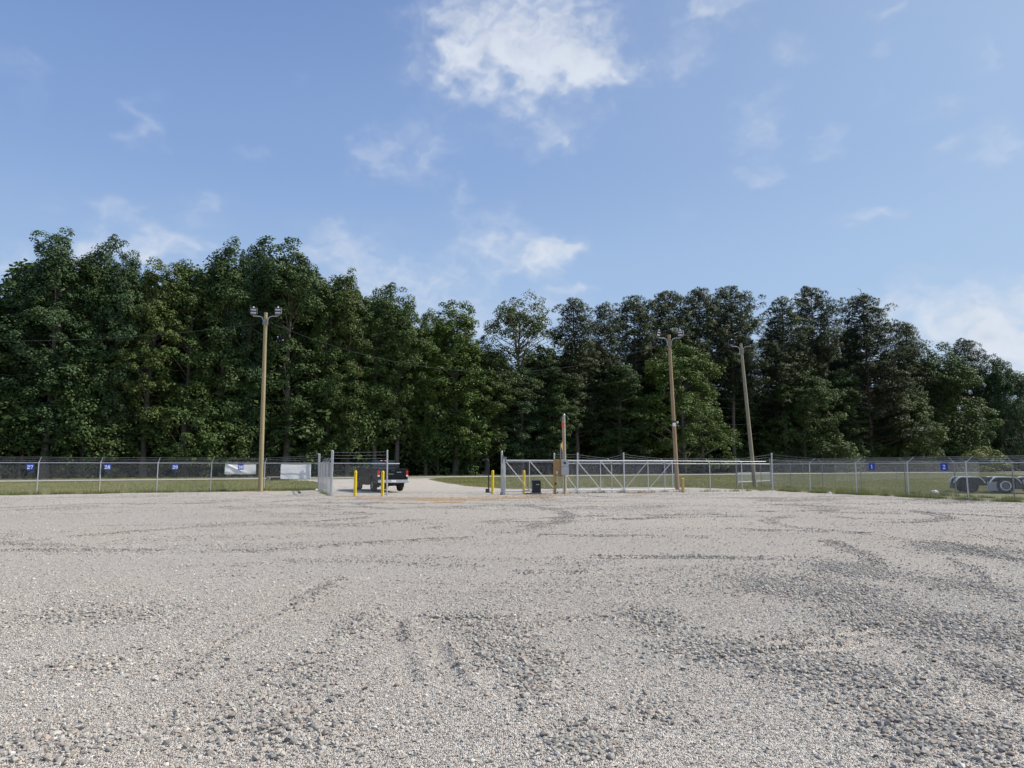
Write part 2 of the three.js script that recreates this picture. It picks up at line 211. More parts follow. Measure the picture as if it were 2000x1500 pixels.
// loose stone lying on the yard
{
  const r = rng(2024), shapes = [];
  for (let s = 0; s < 5; s++) { const pts = [], a = 0.75 + 0.4 * r(), b = 0.5 + 0.3 * r(); for (let i = 0; i < 13; i++) { const u = r() * 2 - 1, t = r() * 6.283, q = Math.sqrt(1 - u * u), k = 0.82 + 0.18 * r(); pts.push(V(q * Math.cos(t) * k, u * b * k, q * Math.sin(t) * a * k)); } const g = new ConvexGeometry(pts); g.computeVertexNormals(); shapes.push(g); }
  const lists = shapes.map(() => ({ m: [], c: [] })), tints = [[.43, .405, .37], [.39, .37, .34], [.34, .325, .305], [.47, .42, .37], [.52, .49, .45], [.28, .272, .262], [.47, .385, .33], [.58, .55, .51], [.41, .385, .355]];
  const M = new THREE.Matrix4(), Q = new THREE.Quaternion(), Eu = new THREE.Euler(), P = V(), S = V();
  function put(x, Z, size, dark = 1, up = 0) {
    const L = lists[Math.floor(r() * 5)], rad = size / 2; Eu.set((r() - 0.5) * 0.9, r() * 6.283, (r() - 0.5) * 0.9);
    M.compose(P.set(x, yardY(x, Z) + rad * (0.5 * r() - 0.05 + up), -Z), Q.setFromEuler(Eu), S.set(rad, rad * (0.75 + 0.5 * r()), rad)); L.m.push(...M.elements);
    const t = tints[Math.floor(r() ** 1.15 * tints.length)], b = (0.85 + 0.35 * r()) * dark; L.c.push(t[0] * b, t[1] * b * 0.985, t[2] * b * 0.95);
  }
  const half = (Z) => 0.82 * Z + 1.2;
  function scatter(z0, z1, n, size, accept) { for (let i = 0; i < n; i++) { const Z = Math.sqrt(z0 * z0 + r() * (z1 * z1 - z0 * z0)), x = (r() * 2 - 1) * half(Z); if (sdYard(x, Z) > -0.15) continue; if (accept && r() > accept(x, Z)) continue; put(x, Z, size()); } }
  scatter(3, 13, 300000, () => 0.009 + 0.013 * r(), (x, Z) => 1 - sstep(6, 13, Z));
  scatter(3, 22, 340000, () => 0.016 + 0.03 * r() ** 2, (x, Z) => (0.06 * (1 - sstep(6, 12, Z)) + 0.1 + 0.85 * coarse(x, Z)) * (1 - sstep(15, 22, Z)));
  scatter(14, 47, 290000, () => 0.02 + 0.035 * r() ** 2, (x, Z) => sstep(14, 22, Z) * (0.14 + 0.6 * sstep(0.5, 0.75, fbm(x * 0.3, Z * 0.6, 4))));
  for (let i = 0; i < 260000; i++) { const Z = Math.sqrt(81 + r() * 1600), x = (r() * 2 - 1) * half(Z), w = fbm(x * 0.3, Z * 0.3, 2) * 3; if (fbm(x * 0.1 + 3, Z * 0.85 + w, 4) * (0.7 + 0.6 * noise2(x * 0.4, Z * 0.2)) < 0.64 || sdYard(x, Z) > -0.3) continue; put(x, Z, 0.016 + 0.034 * r() ** 2, 0.86, 0.2); }
  for (const [px, pz, rx, rz, s] of PATCHES) { const n = Math.min(9000, Math.round(rx * rz * 3.14 * 1900 * s)); for (let i = 0; i < n; i++) { const a = r() * 6.283, q = Math.sqrt(-Math.log(1 - 0.97 * r())) * 0.85, x = px + Math.cos(a) * q * rx, Z = pz + Math.sin(a) * q * rz; if (Z > 2.6 && r() < coarse(x, Z) + 0.15) put(x, Z, 0.02 + 0.04 * r() ** 1.4, 0.74); } }
  for (const [ax, ay, bx, by, strong] of segs) { const L = Math.hypot(bx - ax, by - ay), n = Math.round(L * (ay > 12 ? 190 : 90)), nx = -(by - ay) / L, ny = (bx - ax) / L; for (let i = 0; i < n; i++) { const t = r(), o = (r() + r() + r() - 1.5) * (0.13 + 0.008 * ay) + 0.06; if (r() > sstep(strong ? 0.05 : 0.2, strong ? 0.5 : 0.75, noise2(lerp(ax, bx, t) * 0.8, lerp(ay, by, t) * 0.8))) continue; const x = lerp(ax, bx, t) + nx * o, Z = lerp(ay, by, t) + ny * o; put(x, Z, 0.02 + 0.034 * r() ** 2, ay > 12 ? 0.7 : 0.7, 0.28); } }
  shapes.forEach((g, k) => { const L = lists[k], n = L.m.length / 16, im = new THREE.InstancedMesh(g, new THREE.MeshStandardMaterial({ color: 0xffffff, roughness: 0.9 }), n); im.instanceMatrix = new THREE.InstancedBufferAttribute(new Float32Array(L.m), 16); im.instanceColor = new THREE.InstancedBufferAttribute(new Float32Array(L.c), 3); im.name = numbered('loose_gravel'); im.castShadow = im.receiveShadow = true; im.userData = { kind: 'stuff', label: 'loose crushed grey and pink stone scattered over the gravel yard', category: 'gravel', group: 'loose stone on the yard' }; scene.add(im); });
  // crumbs of orange clay dug up near the gate
  const cm = [], cc = []; for (let i = 0; i < 60000; i++) { const k = CLAY[Math.floor(r() * CLAY.length)], x = k[0] + (r() + r() - 1) * k[2] * 2, Z = k[1] + (r() + r() - 1) * k[3] * 2; if (r() > clayAt(x, Z)) continue; const s = 0.01 + 0.026 * r() * r(); Eu.set(r() * 3, r() * 6, r() * 3); M.compose(P.set(x, yardY(x, Z) + s * 0.3, -Z), Q.setFromEuler(Eu), S.set(s, s * 0.8, s)); cm.push(...M.elements); const b = 0.75 + 0.5 * r(); cc.push(0.55 * b, 0.40 * b, 0.25 * b); }
  const im = new THREE.InstancedMesh(shapes[1], new THREE.MeshStandardMaterial({ color: 0xffffff, roughness: 1 }), cm.length / 16); im.instanceMatrix = new THREE.InstancedBufferAttribute(new Float32Array(cm), 16); im.instanceColor = new THREE.InstancedBufferAttribute(new Float32Array(cc), 3); im.name = 'clay_crumbs'; im.castShadow = im.receiveShadow = true; im.userData = { kind: 'stuff', label: 'crumbled orange clay spread on the gravel in front of the gate', category: 'clay' }; scene.add(im);
}
// grass beyond the fences
{
  const r = rng(31), v = [], nrm = []; for (let b = 0; b < 9; b++) { const a = r() * 6.28, o = 0.1 * r(), h = 0.05 + 0.07 * r(), w = 0.007 + 0.005 * r(), lx = (r() - 0.5) * 0.08, lz = (r() - 0.5) * 0.08, x = Math.cos(a * 3) * o, z = Math.sin(a * 3) * o; v.push(x - w * Math.cos(a), 0, z - w * Math.sin(a), x + w * Math.cos(a), 0, z + w * Math.sin(a), x + lx, h, z + lz); }
  const g = new THREE.BufferGeometry(); g.setAttribute('position', new THREE.Float32BufferAttribute(v, 3)); g.computeVertexNormals();
  const m = [], c = [], M = new THREE.Matrix4(), Q = new THREE.Quaternion(), S = V(), P = V();
  for (let i = 0; i < 170000 && c.length < 330000; i++) { const x = -52 + 128 * r(), D = -26 + 63.5 * r(), Z = D + 55 + 0.5 * x; if (Z < 20 || Math.abs(x) > 0.85 * Z + 2) continue; const s = sdYard(x, Z); if (s < 0.15) continue; if (Math.abs(D - 29.5) < 4.4) continue; const q = 0.5 + 1.5 * r() * r() + (D > 34 ? 1.2 * r() : 0); M.compose(P.set(x, rise(x, Z) - 0.01, -Z), Q.setFromAxisAngle(UPV, r() * 6.28), S.set(q, q, q)); m.push(...M.elements); const b = 0.8 + 0.5 * r(), dry = fbm(x * 0.22, Z * 0.22, 4) + 0.5 * (r() - 0.5); c.push(lerp(0.16, 0.34, dry) * b, lerp(0.2, 0.30, dry) * b, lerp(0.04, 0.10, dry) * b); }
  for (const [ax, az, bx, bz, n] of [[-31, 38.8, -13.1, 48.3, 1500], [17.7, 48.2, 24.4, 28.2, 1500], [20.4, 59, 25.4, 34, 900], [-13, 48.2, -10, 39.6, 60], [2.5, 43.3, 17.5, 48.3, 160]]) for (let i = 0; i < n; i++) { const t = r(), x = lerp(ax, bx, t) + (r() + r() - 1) * 0.22, Z = lerp(az, bz, t) + (r() + r() - 1) * 0.22; if (fbm(t * 40, ax, 2) < 0.42) continue; const q = 0.7 + 1.6 * r() * r(); M.compose(P.set(x, rise(x, Z) - 0.01, -Z), Q.setFromAxisAngle(UPV, r() * 6.28), S.set(q, q * 1.3, q)); m.push(...M.elements); const b = 0.7 + 0.5 * r(); c.push(0.2 * b, 0.22 * b, 0.06 * b); }   // weeds left standing along the fences
  const im = new THREE.InstancedMesh(g, new THREE.MeshPhysicalMaterial({ color: 0xffffff, roughness: 0.9, transmission: 0.3, side: THREE.DoubleSide }), m.length / 16); im.instanceMatrix = new THREE.InstancedBufferAttribute(new Float32Array(m), 16); im.instanceColor = new THREE.InstancedBufferAttribute(new Float32Array(c), 3); im.name = 'grass'; im.castShadow = im.receiveShadow = true; im.userData = { kind: 'stuff', label: 'short yellowing grass between the fences and the road', category: 'grass' }; scene.add(im);
}

// ------------------------------------------------------------------ trees
const barkTex = texOf(256, (u, v) => { const f = noise2(u * 26, v * 5, 1e6) * 0.6 + noise2(u * 60, v * 14) * 0.4; return 0.45 + 0.5 * f; }, false);
const bark = new THREE.MeshStandardMaterial({ color: lin(0.13, 0.105, 0.08), roughness: 1, bumpMap: barkTex, bumpScale: 0.03 });
const paleBark = new THREE.MeshStandardMaterial({ color: lin(0.125, 0.11, 0.09), roughness: 1, bumpMap: barkTex, bumpScale: 0.02 });
const leafMat = (r, g, b, t = 0.22) => new THREE.MeshPhysicalMaterial({ color: lin(r, g, b), vertexColors: true, roughness: 0.62, transmission: t, side: THREE.DoubleSide, specularIntensity: 0.5 });
const LEAF = { warm: leafMat(0.092, 0.126, 0.028), cool: leafMat(0.054, 0.098, 0.034), deep: leafMat(0.060, 0.100, 0.024), mid: leafMat(0.074, 0.118, 0.025), fresh: leafMat(0.094, 0.146, 0.024), olive: leafMat(0.085, 0.112, 0.028), pine: leafMat(0.053, 0.077, 0.028, 0.15), pineDark: leafMat(0.042, 0.062, 0.025, 0.15), bright: leafMat(0.13, 0.155, 0.022) };
class Faces {                                               // gathers small leaf-sized faces into one geometry
  constructor() { this.p = []; this.n = []; this.c = []; this.i = []; }
  leaf(x, y, z, n, t, L, W, c) {                            // a folded pointed leaf: base, two sides, tip
    const b = V().crossVectors(n, t).normalize(), k = this.p.length / 3;
    this.p.push(x, y, z, x + t.x * L * 0.45 + b.x * W, y + t.y * L * 0.45 + b.y * W + 0.02, z + t.z * L * 0.45 + b.z * W, x + t.x * L, y + t.y * L, z + t.z * L, x + t.x * L * 0.45 - b.x * W, y + t.y * L * 0.45 - b.y * W + 0.02, z + t.z * L * 0.45 - b.z * W);
    for (let q = 0; q < 4; q++) { this.n.push(n.x, n.y, n.z); this.c.push(c[0], c[1], c[2]); }
    this.i.push(k, k + 2, k + 1, k, k + 3, k + 2);
  }
  needle(x, y, z, d, s, L, W, n, c) { const k = this.p.length / 3; this.p.push(x - s.x * W, y - s.y * W, z - s.z * W, x + s.x * W, y + s.y * W, z + s.z * W, x + d.x * L, y + d.y * L, z + d.z * L); for (let q = 0; q < 3; q++) { this.n.push(n.x, n.y, n.z); this.c.push(c[0], c[1], c[2]); } const fy = s.z * d.x - s.x * d.z, fz = s.x * d.y - s.y * d.x, up = (s.y * d.z - s.z * d.y) * n.x + fy * n.y + fz * n.z; if (up >= 0) this.i.push(k, k + 1, k + 2); else this.i.push(k, k + 2, k + 1); }
  geometry() { const g = new THREE.BufferGeometry(); g.setAttribute('position', new THREE.Float32BufferAttribute(this.p, 3)); g.setAttribute('normal', new THREE.Float32BufferAttribute(this.n, 3)); g.setAttribute('color', new THREE.Float32BufferAttribute(this.c, 3)); g.setIndex(this.i); return g; }
}
const dirIn = (r, o) => { const u = r() * 2 - 1, t = r() * 6.2832, q = Math.sqrt(1 - u * u); return o.set(q * Math.cos(t), u, q * Math.sin(t)); };
const T1 = V(), T2 = V(), T3 = V(), T4 = V();
function puff(F, r, cx, cy, cz, s, ox, oz, count, size, flat = 0.8) {   // a bough end: leaves on the outside of a small dome
  const tone = 0.82 + 0.36 * r(), warm = (r() - 0.5) * 0.16;
  for (let i = 0; i < count; i++) {
    const d = dirIn(r, T1); d.x += ox * 0.45; d.z += oz * 0.45; d.y += 0.35; d.normalize();
    const q = s * (0.55 + 0.5 * r() ** 0.6);
    const x = cx + d.x * q, y = cy + d.y * q * flat, z = cz + d.z * q;
    const n = dirIn(r, T2).multiplyScalar(0.55); n.x += d.x * 0.7; n.y += d.y * 0.5 + 0.45; n.z += d.z * 0.7; n.normalize();
    const t = dirIn(r, T3); t.y -= 0.4; t.addScaledVector(n, -t.dot(n)).normalize();
    const k = tone * (0.8 + 0.4 * r()), L = size * (0.7 + 0.6 * r());
    F.leaf(x, y, z, n, t, L, L * 0.36, [k * (1 + warm), k, k * (1 - warm)]);
  }
}
function limb(list, a, b, r0, r1, bend) { const m = a.clone().lerp(b, 0.5); m.y += bend; list.push(bar(a, m, r0, (r0 + r1) / 2, 5, true), bar(m, b, (r0 + r1) / 2, r1, 5, true)); }
function trunkOf(r, H, r0, lean, list, topR = 0.05) { const pts = [], n = 7; for (let i = 0; i <= n; i++) pts.push(V((i / n) ** 1.3 * lean * H + (r() - 0.5) * 0.25 * (i > 0), H * i / n - (i ? 0 : 0.25), (i / n) * lean * 0.4 * H + (r() - 0.5) * 0.25 * (i > 0))); for (let i = 0; i < n; i++) list.push(bar(pts[i], pts[i + 1], lerp(r0, topR, i / n) * (i ? 1 : 1.25), lerp(r0, topR, (i + 1) / n), 8, true)); return (y) => { const k = Math.min(n - 0.001, Math.max(0, y / H * n)), i = Math.floor(k); return pts[i].clone().lerp(pts[i + 1], k - i); }; }
function broadleaf(seed, o) {                               // woodland tree: a crown built of billowing lobes along the trunk and its leaders
  const r = rng(seed), F = new Faces(), W = [], { H, wide, base, puffs, leaves, size, tops = 3, n = 6, full = 2.6, open = 0 } = o;
  const axis = trunkOf(r, H * 0.93, 0.014 * H, (r() - 0.5) * 0.05, W), lobes = [], hSpan = H - base;
  for (let i = 0; i < n; i++) { const t = (i + 0.5) / n, a = r() * 6.28, k = (1 - (t * 0.96) ** full) ** 0.6 * (0.66 + 0.34 * Math.min(1, t / 0.3)), R = wide * 0.5 * k * (0.62 + 0.3 * r()), off = wide * 0.5 * k * (0.2 + 0.3 * r()), c = axis(base + hSpan * t); lobes.push([c.x + Math.cos(a) * off, base + hSpan * t, c.z + Math.sin(a) * off, Math.max(0.7, R), hSpan / n * (0.75 + 0.3 * r())]);
    if (i < n - 1) { const a2 = a + 2 + 2.3 * r(), o2 = wide * 0.5 * k * (0.45 + 0.25 * r()), R2 = wide * 0.5 * k * (0.35 + 0.2 * r()); lobes.push([c.x + Math.cos(a2) * o2, base + hSpan * (t + (r() - 0.5) * 0.12), c.z + Math.sin(a2) * o2, Math.max(0.6, R2), hSpan / n * (0.45 + 0.3 * r())]); limb(W, axis(base + hSpan * t - 1.5), V(lobes[lobes.length - 1][0], lobes[lobes.length - 1][1] - 0.3, lobes[lobes.length - 1][2]), 0.1, 0.03, 0.3); } }
  for (let i = 0; i < tops; i++) { const a = i * 2.3 + r() * 1.2, off = i ? wide * (0.1 + 0.17 * r()) : 0, top = H * (i ? 0.86 + 0.11 * r() : 1), c = axis(H * 0.85); for (let k = 0; k < 3; k++) lobes.push([c.x + Math.cos(a) * off + (r() - 0.5) * 0.5, top - hSpan * (0.025 + 0.065 * k), c.z + Math.sin(a) * off + (r() - 0.5) * 0.5, wide * (0.075 + 0.062 * k) * (0.8 + 0.5 * r()), hSpan * 0.055]); if (i) limb(W, axis(H * 0.55), V(c.x + Math.cos(a) * off, top - 0.8, c.z + Math.sin(a) * off), 0.12, 0.03, 0.6); }
  let total = 0; const area = lobes.map((l) => (total += l[3] * (l[3] + l[4])));
  for (let i = 0; i < puffs; i++) {
    const q = r() * total; let k = 0; while (area[k] < q) k++; const l = lobes[k], d = dirIn(r, T4); d.y += 0.15; d.normalize(); const f = open ? 0.6 + 0.5 * r() : 0.72 + 0.33 * r();
    const x = l[0] + d.x * l[3] * f, y = l[1] + d.y * l[4] * f, z = l[2] + d.z * l[3] * f, s = (0.55 + 0.75 * r() ** 1.5) * (o.puff ?? 0.86), hx = Math.hypot(x, z) || 1;
    if (y < base * 0.6) continue;
    puff(F, r, x, y, z, s, x / hx, z / hx, Math.round(leaves * (0.75 + 0.5 * r()) * s), size);
    if (i % 5 === 0) limb(W, axis(Math.max(0.5, y - 0.9 - hx * 0.5)), V(x, y - 0.25, z), 0.04 + 0.01 * hx, 0.012, 0.12);
  }
  return { trunk: merge(W), crown: F.geometry(), H, wide };
}
function pine(seed, o) {                                    // pine: bare lower trunk, uneven boughs, each ending in a flat cloud of needle tufts
  const r = rng(seed), F = new Faces(), W = [], { H, wide, base, boughs, tufts } = o, axis = trunkOf(r, H * 0.985, 0.0115 * H, (r() - 0.5) * 0.03, W), ph = r() * 6.28;
  for (let i = 0; i < boughs; i++) {
    const t = ((i + r() * 0.9) / boughs) ** 0.9, y = base + (H - base) * t * 0.97, a = i * 2.4 + r() * 1.1, full = (1 - t ** (o.top ?? 3)) ** 0.75 * (0.55 + 0.45 * Math.min(1, t / 0.3));
    const L = Math.max(0.3, wide / 2 * full * (0.35 + 0.75 * r() ** 0.8) * (1 + 0.25 * Math.sin(a * 2 + ph + t * 8))), c = axis(y), e = V(c.x + Math.cos(a) * L, y + L * (0.05 + 0.3 * r()), c.z + Math.sin(a) * L);
    limb(W, axis(Math.max(0, y - 0.1)), e, 0.03 + 0.014 * L, 0.014, -0.08 * L);
    const k = Math.max(1, Math.round(L * 0.95));
    for (let j = 0; j < k; j++) {
      const f = 1 - j * 0.7 / k, s = (0.5 + 0.6 * r()) * (1 - 0.15 * t), mx = c.x + (e.x - c.x) * f + (r() - 0.5) * 0.9, my = y + (e.y - y) * f + (r() - 0.3) * 0.5, mz = c.z + (e.z - c.z) * f + (r() - 0.5) * 0.9, tone = 0.78 + 0.44 * r();
      for (let q = 0; q < tufts * s; q++) {
        const d = dirIn(r, T1); d.y += 0.25; d.normalize(); const rad = s * (0.65 + 0.4 * r()), x = mx + d.x * rad, y2 = my + d.y * rad * 0.62, z = mz + d.z * rad, ax = dirIn(r, T4).multiplyScalar(0.5).add(d); ax.y += 0.4; ax.normalize();
        const kk = tone * (0.8 + 0.4 * r());
        for (let m = 0; m < 6; m++) { const dd = dirIn(r, T2).multiplyScalar(0.6).add(ax).normalize(), sd = T3.crossVectors(dd, dirIn(r, V())).normalize(), nn = V(d.x + dd.x * 0.4, d.y + 0.4, d.z + dd.z * 0.4).normalize(); F.needle(x, y2, z, dd, sd, 0.26 + 0.14 * r(), 0.03, nn, [kk * 1.02, kk, kk * 0.95]); }
      }
    }
  }
  for (let i = 0; i < 10; i++) { const y = H * (0.2 + 0.25 * r()), a = r() * 6.28, L = 0.6 + 1.6 * r(), c = axis(y); limb(W, c, V(c.x + Math.cos(a) * L, y - 0.15 + 0.3 * r(), c.z + Math.sin(a) * L), 0.03, 0.008, 0.05); }
  return { trunk: merge(W), crown: F.geometry(), H, wide };
}
const KINDS = {
  gumA: broadleaf(11, { H: 26, wide: 7.6, base: 3.4, puffs: 400, leaves: 120, size: 0.24, tops: 3, n: 6 }),
  gumB: broadleaf(12, { H: 26, wide: 7.0, base: 4.2, puffs: 380, leaves: 120, size: 0.235, tops: 2, n: 7, full: 2 }),
  gumC: broadleaf(13, { H: 27, wide: 8.2, base: 3.6, puffs: 430, leaves: 115, size: 0.245, tops: 4, n: 6, full: 4 }),
  gumD: broadleaf(14, { H: 25, wide: 7.4, base: 4.8, puffs: 370, leaves: 120, size: 0.235, tops: 3, n: 5, full: 3 }),
  gumE: broadleaf(15, { H: 24, wide: 8.4, base: 3.0, puffs: 430, leaves: 115, size: 0.245, tops: 2, n: 5, full: 3.4 }),
  gumF: broadleaf(26, { H: 26, wide: 7.8, base: 3.8, puffs: 400, leaves: 120, size: 0.24, tops: 4, n: 7, full: 2.4 }),
  gumG: broadleaf(27, { H: 25, wide: 8.0, base: 4.0, puffs: 410, leaves: 118, size: 0.24, tops: 3, n: 5, full: 5 }),
  oak: broadleaf(16, { H: 25, wide: 11, base: 10, puffs: 300, leaves: 90, size: 0.22, tops: 4, n: 4, full: 3, open: 1, puff: 0.8 }),
  round: broadleaf(17, { H: 20, wide: 14, base: 1.8, puffs: 760, leaves: 95, size: 0.25, tops: 4, n: 4, full: 3.2 }),
  roundB: broadleaf(18, { H: 19, wide: 12, base: 1.6, puffs: 680, leaves: 95, size: 0.255, tops: 4, n: 4, full: 2.8 }),
  fillA: broadleaf(19, { H: 24, wide: 10, base: 3.5, puffs: 230, leaves: 46, size: 0.56, tops: 3, n: 5, puff: 1.2 }),
  fillB: broadleaf(20, { H: 23, wide: 10.5, base: 2.5, puffs: 230, leaves: 46, size: 0.56, tops: 3, n: 5, full: 4, puff: 1.2 }),
  shrubA: broadleaf(21, { H: 6.5, wide: 5.0, base: 0.3, puffs: 85, leaves: 90, size: 0.25, tops: 3, n: 3, puff: 0.9 }),
  shrubB: broadleaf(22, { H: 9, wide: 4.4, base: 0.8, puffs: 95, leaves: 90, size: 0.26, tops: 2, n: 4, puff: 0.9 }),
  shrubC: broadleaf(23, { H: 3.4, wide: 5.2, base: 0.1, puffs: 60, leaves: 90, size: 0.23, tops: 4, n: 2, full: 4, puff: 0.75 }),
  pineA: pine(41, { H: 29, wide: 9.8, base: 12, boughs: 115, tufts: 60, top: 5 }),
  pineB: pine(42, { H: 29, wide: 8.4, base: 14, boughs: 100, tufts: 60, top: 4 }),
  pineC: pine(43, { H: 30, wide: 11, base: 11, boughs: 140, tufts: 58, top: 5 }),
  pineD: pine(44, { H: 31, wide: 15, base: 4, boughs: 235, tufts: 52, top: 2.3 }),
  pineE: pine(45, { H: 28, wide: 8.5, base: 6, boughs: 155, tufts: 54, top: 2.6 }),
  pineF: pine(46, { H: 29, wide: 10, base: 11, boughs: 120, tufts: 60, top: 6 }),
};
function tree(kind, name, label, x, Z, h, w, leafm, group, turn = 0, barkm = bark) {
  const K = KINDS[kind], o = thing(name, label, name.includes('shrub') || name.includes('bush') ? 'shrub' : 'tree', [x, rise(x, Z) - 0.02, -Z], turn, group);
  part('trunk', K.trunk, barkm, o); part('crown', K.crown, leafm, o); o.scale.set(w / K.wide, h / K.H, w / K.wide); return o;
}
const EDGE = 'trees along the front edge of the wood';
// [kind, name, x, distance, height, width, leaf tone, turn, label]
const front = [
  ['gumE', 'broadleaf_tree', -54.5, 71, 20.5, 9.6, 'mid', .3, 'leafy tree cut by the left edge of the picture'],
  ['gumF', 'broadleaf_tree', -47.8, 73.1, 25.1, 8.8, 'deep', 1.2, 'tallest pointed leafy tree at the far left of the treeline'],
  ['gumB', 'broadleaf_tree', -44.9, 74.8, 24.4, 6.3, 'deep', 2.4, 'narrow leafy tree right of the tall pointed one above sign 28'],
  ['gumG', 'broadleaf_tree', -42.6, 75.6, 24.5, 6.4, 'deep', 4.0, 'narrow spire of leaves above the right side of sign 28'],
  ['gumC', 'broadleaf_tree', -39.8, 77.2, 23.2, 7.6, 'mid', .7, 'leafy tree with a flat ragged top left of sign 29'],
  ['gumE', 'broadleaf_tree', -36.3, 78.7, 22.7, 8.6, 'mid', 5.1, 'lower leafy tree above sign 29, beside taller neighbours'],
  ['gumB', 'broadleaf_tree', -33.0, 80.5, 26.6, 7.2, 'deep', 1.9, 'tall leafy tree with a leaning top above the white banner with 30'],
  ['gumD', 'broadleaf_tree', -30.8, 81.8, 26.3, 5.7, 'deep', 3.3, 'slim tall tree just left of the tall pole with twin floodlights facing us'],
  ['gumC', 'broadleaf_tree', -26.6, 83.7, 27.5, 10.3, 'deep', 4.6, 'broad tall leafy tree right behind the left light pole'],
  ['gumA', 'broadleaf_tree', -22.3, 85.9, 24.2, 6.7, 'mid', .2, 'pointed leafy tree first right of the broad tall one behind the left pole'],
  ['gumF', 'broadleaf_tree', -20.0, 87, 24.6, 6.7, 'mid', 5.5, 'pointed leafy tree above the corner post of the fence return'],
  ['gumD', 'broadleaf_tree', -17.1, 88.5, 22.9, 6.7, 'mid', 2.9, 'pointed leafy tree above the left yellow bollards'],
  ['gumG', 'broadleaf_tree', -14.5, 89.7, 22.9, 7.2, 'mid', 3.9, 'pointed leafy tree above the black pickup truck'],
  ['gumE', 'broadleaf_tree', -11.0, 91.4, 20.1, 5.7, 'fresh', 1.1, 'short leafy tree in the dip of the treeline right of the pickup'],
  ['gumG', 'broadleaf_tree', -7.4, 93.2, 21.9, 9.6, 'fresh', 2.2, 'round topped leafy tree above the gravel driveway'],
  ['oak', 'open_crowned_tree', .9, 98.5, 24.6, 12.5, 'olive', .5, 'open crowned tree with sky showing through above the left end of the gate'],
  ['pineE', 'pine_tree', 9.4, 101.7, 25.6, 9.6, 'pine', .4, 'dark dense conifer above the meter post'],
  ['pineB', 'pine_tree', 13.7, 104, 25.3, 5.6, 'pine', 1.4, 'thin airy pine right of the dense conifer above the meter post'],
  ['pineA', 'pine_tree', 19.0, 107.5, 27.4, 9.0, 'pine', 2.4, 'pine left of the twin floodlights of the middle pole'],
  ['pineF', 'pine_tree', 25.0, 112, 29.4, 10.3, 'pine', 4.4, 'wide topped pine right above the middle light pole'],
  ['pineA', 'pine_tree', 30.4, 114, 30, 9.2, 'pine', 5.4, 'pine between the middle pole and the leaning pole'],
  ['pineC', 'pine_tree', 36.2, 116, 31, 11.6, 'pine', .9, 'tall broad pine above the top of the leaning light pole'],
  ['round', 'broadleaf_tree', 25.4, 105.5, 18.8, 15.7, 'fresh', 3.0, 'bright green round leafy tree behind the middle light pole'],
  ['pineE', 'pine_tree', 45.6, 119, 29.6, 11.6, 'pine', 3.1, 'pine with drooping boughs right of the leaning light pole'],
  ['pineF', 'pine_tree', 53.6, 124, 33, 9.6, 'pineDark', 5.9, 'tall dark pine left of the largest pine'],
  ['pineD', 'pine_tree', 64.6, 128, 33, 18.5, 'pineDark', 1.7, 'largest darkest pine with a dead twig at its tip above sign 1'],
  ['pineE', 'pine_tree', 76.3, 136, 28.6, 10.5, 'pine', 2.0, 'pine on the right slope of the largest pine'],
  ['roundB', 'broadleaf_tree', 84.0, 139, 23.0, 17.4, 'mid', 1.0, 'wide round leafy tree above sign 2'],
  ['pineB', 'pine_tree', 94.2, 146, 27.4, 8.1, 'pine', 4.1, 'small pine top peeping over the round leafy trees at right'],
  ['round', 'broadleaf_tree', 100.5, 146, 22.1, 12.3, 'deep', 5.2, 'leafy tree sloping down at the right edge'],
  ['gumE', 'broadleaf_tree', 109, 152, 20.0, 10.8, 'deep', 2.6, 'last leafy tree cut by the right edge of the picture'],
  ['gumD', 'broadleaf_tree', -3.4, 95.2, 17.2, 7.2, 'mid', 5.0, 'lower leafy tree beside the black keypad stand, in front of the open crowned tree'],
  ['gumC', 'broadleaf_tree', 5.2, 99, 16.2, 8.8, 'deep', 2.0, 'lower leafy tree above the black gate motor'],
  ['gumF', 'broadleaf_tree', 1.4, 96.6, 14.5, 7.5, 'deep', 4.2, 'low leafy tree hiding the trunk of the open crowned tree'],
  ['gumA', 'broadleaf_tree', 15.6, 103, 15.8, 9.3, 'deep', 1.5, 'lower leafy tree between the meter post and the middle pole'],
  ['roundB', 'broadleaf_tree', 48.5, 118, 16.3, 12.3, 'mid', 4.4, 'lower leafy tree right of the foot of the leaning pole'],
  ['gumE', 'broadleaf_tree', 57, 124, 16.7, 10.8, 'deep', .9, 'lower dark leafy tree left under the largest pine'],
  ['roundB', 'broadleaf_tree', 72, 131, 15.4, 13.4, 'mid', 2.9, 'lower leafy tree right under the largest pine'],
];
front.forEach(([kind, name, x, Z, h, w, tone, turn, label], k) => tree(kind, name, label, x, Z, h, w, LEAF[k % 3 === 1 && tone === 'mid' ? 'warm' : k % 2 && tone === 'deep' ? 'cool' : tone], EDGE, turn, kind.startsWith('pine') ? bark : paleBark));
{ // dead twig at the tip of the largest pine
  const big = scene.children.find((o) => o.userData.label?.startsWith('largest darkest pine')); part('dead_twig', [bar([0.1, 30.2, 0], [0.5, 31.6, 0], 0.05, 0.04, 5), bar([0.5, 31.6, 0], [1.3, 32.1, 0], 0.04, 0.02, 5)], paleBark, big);
}
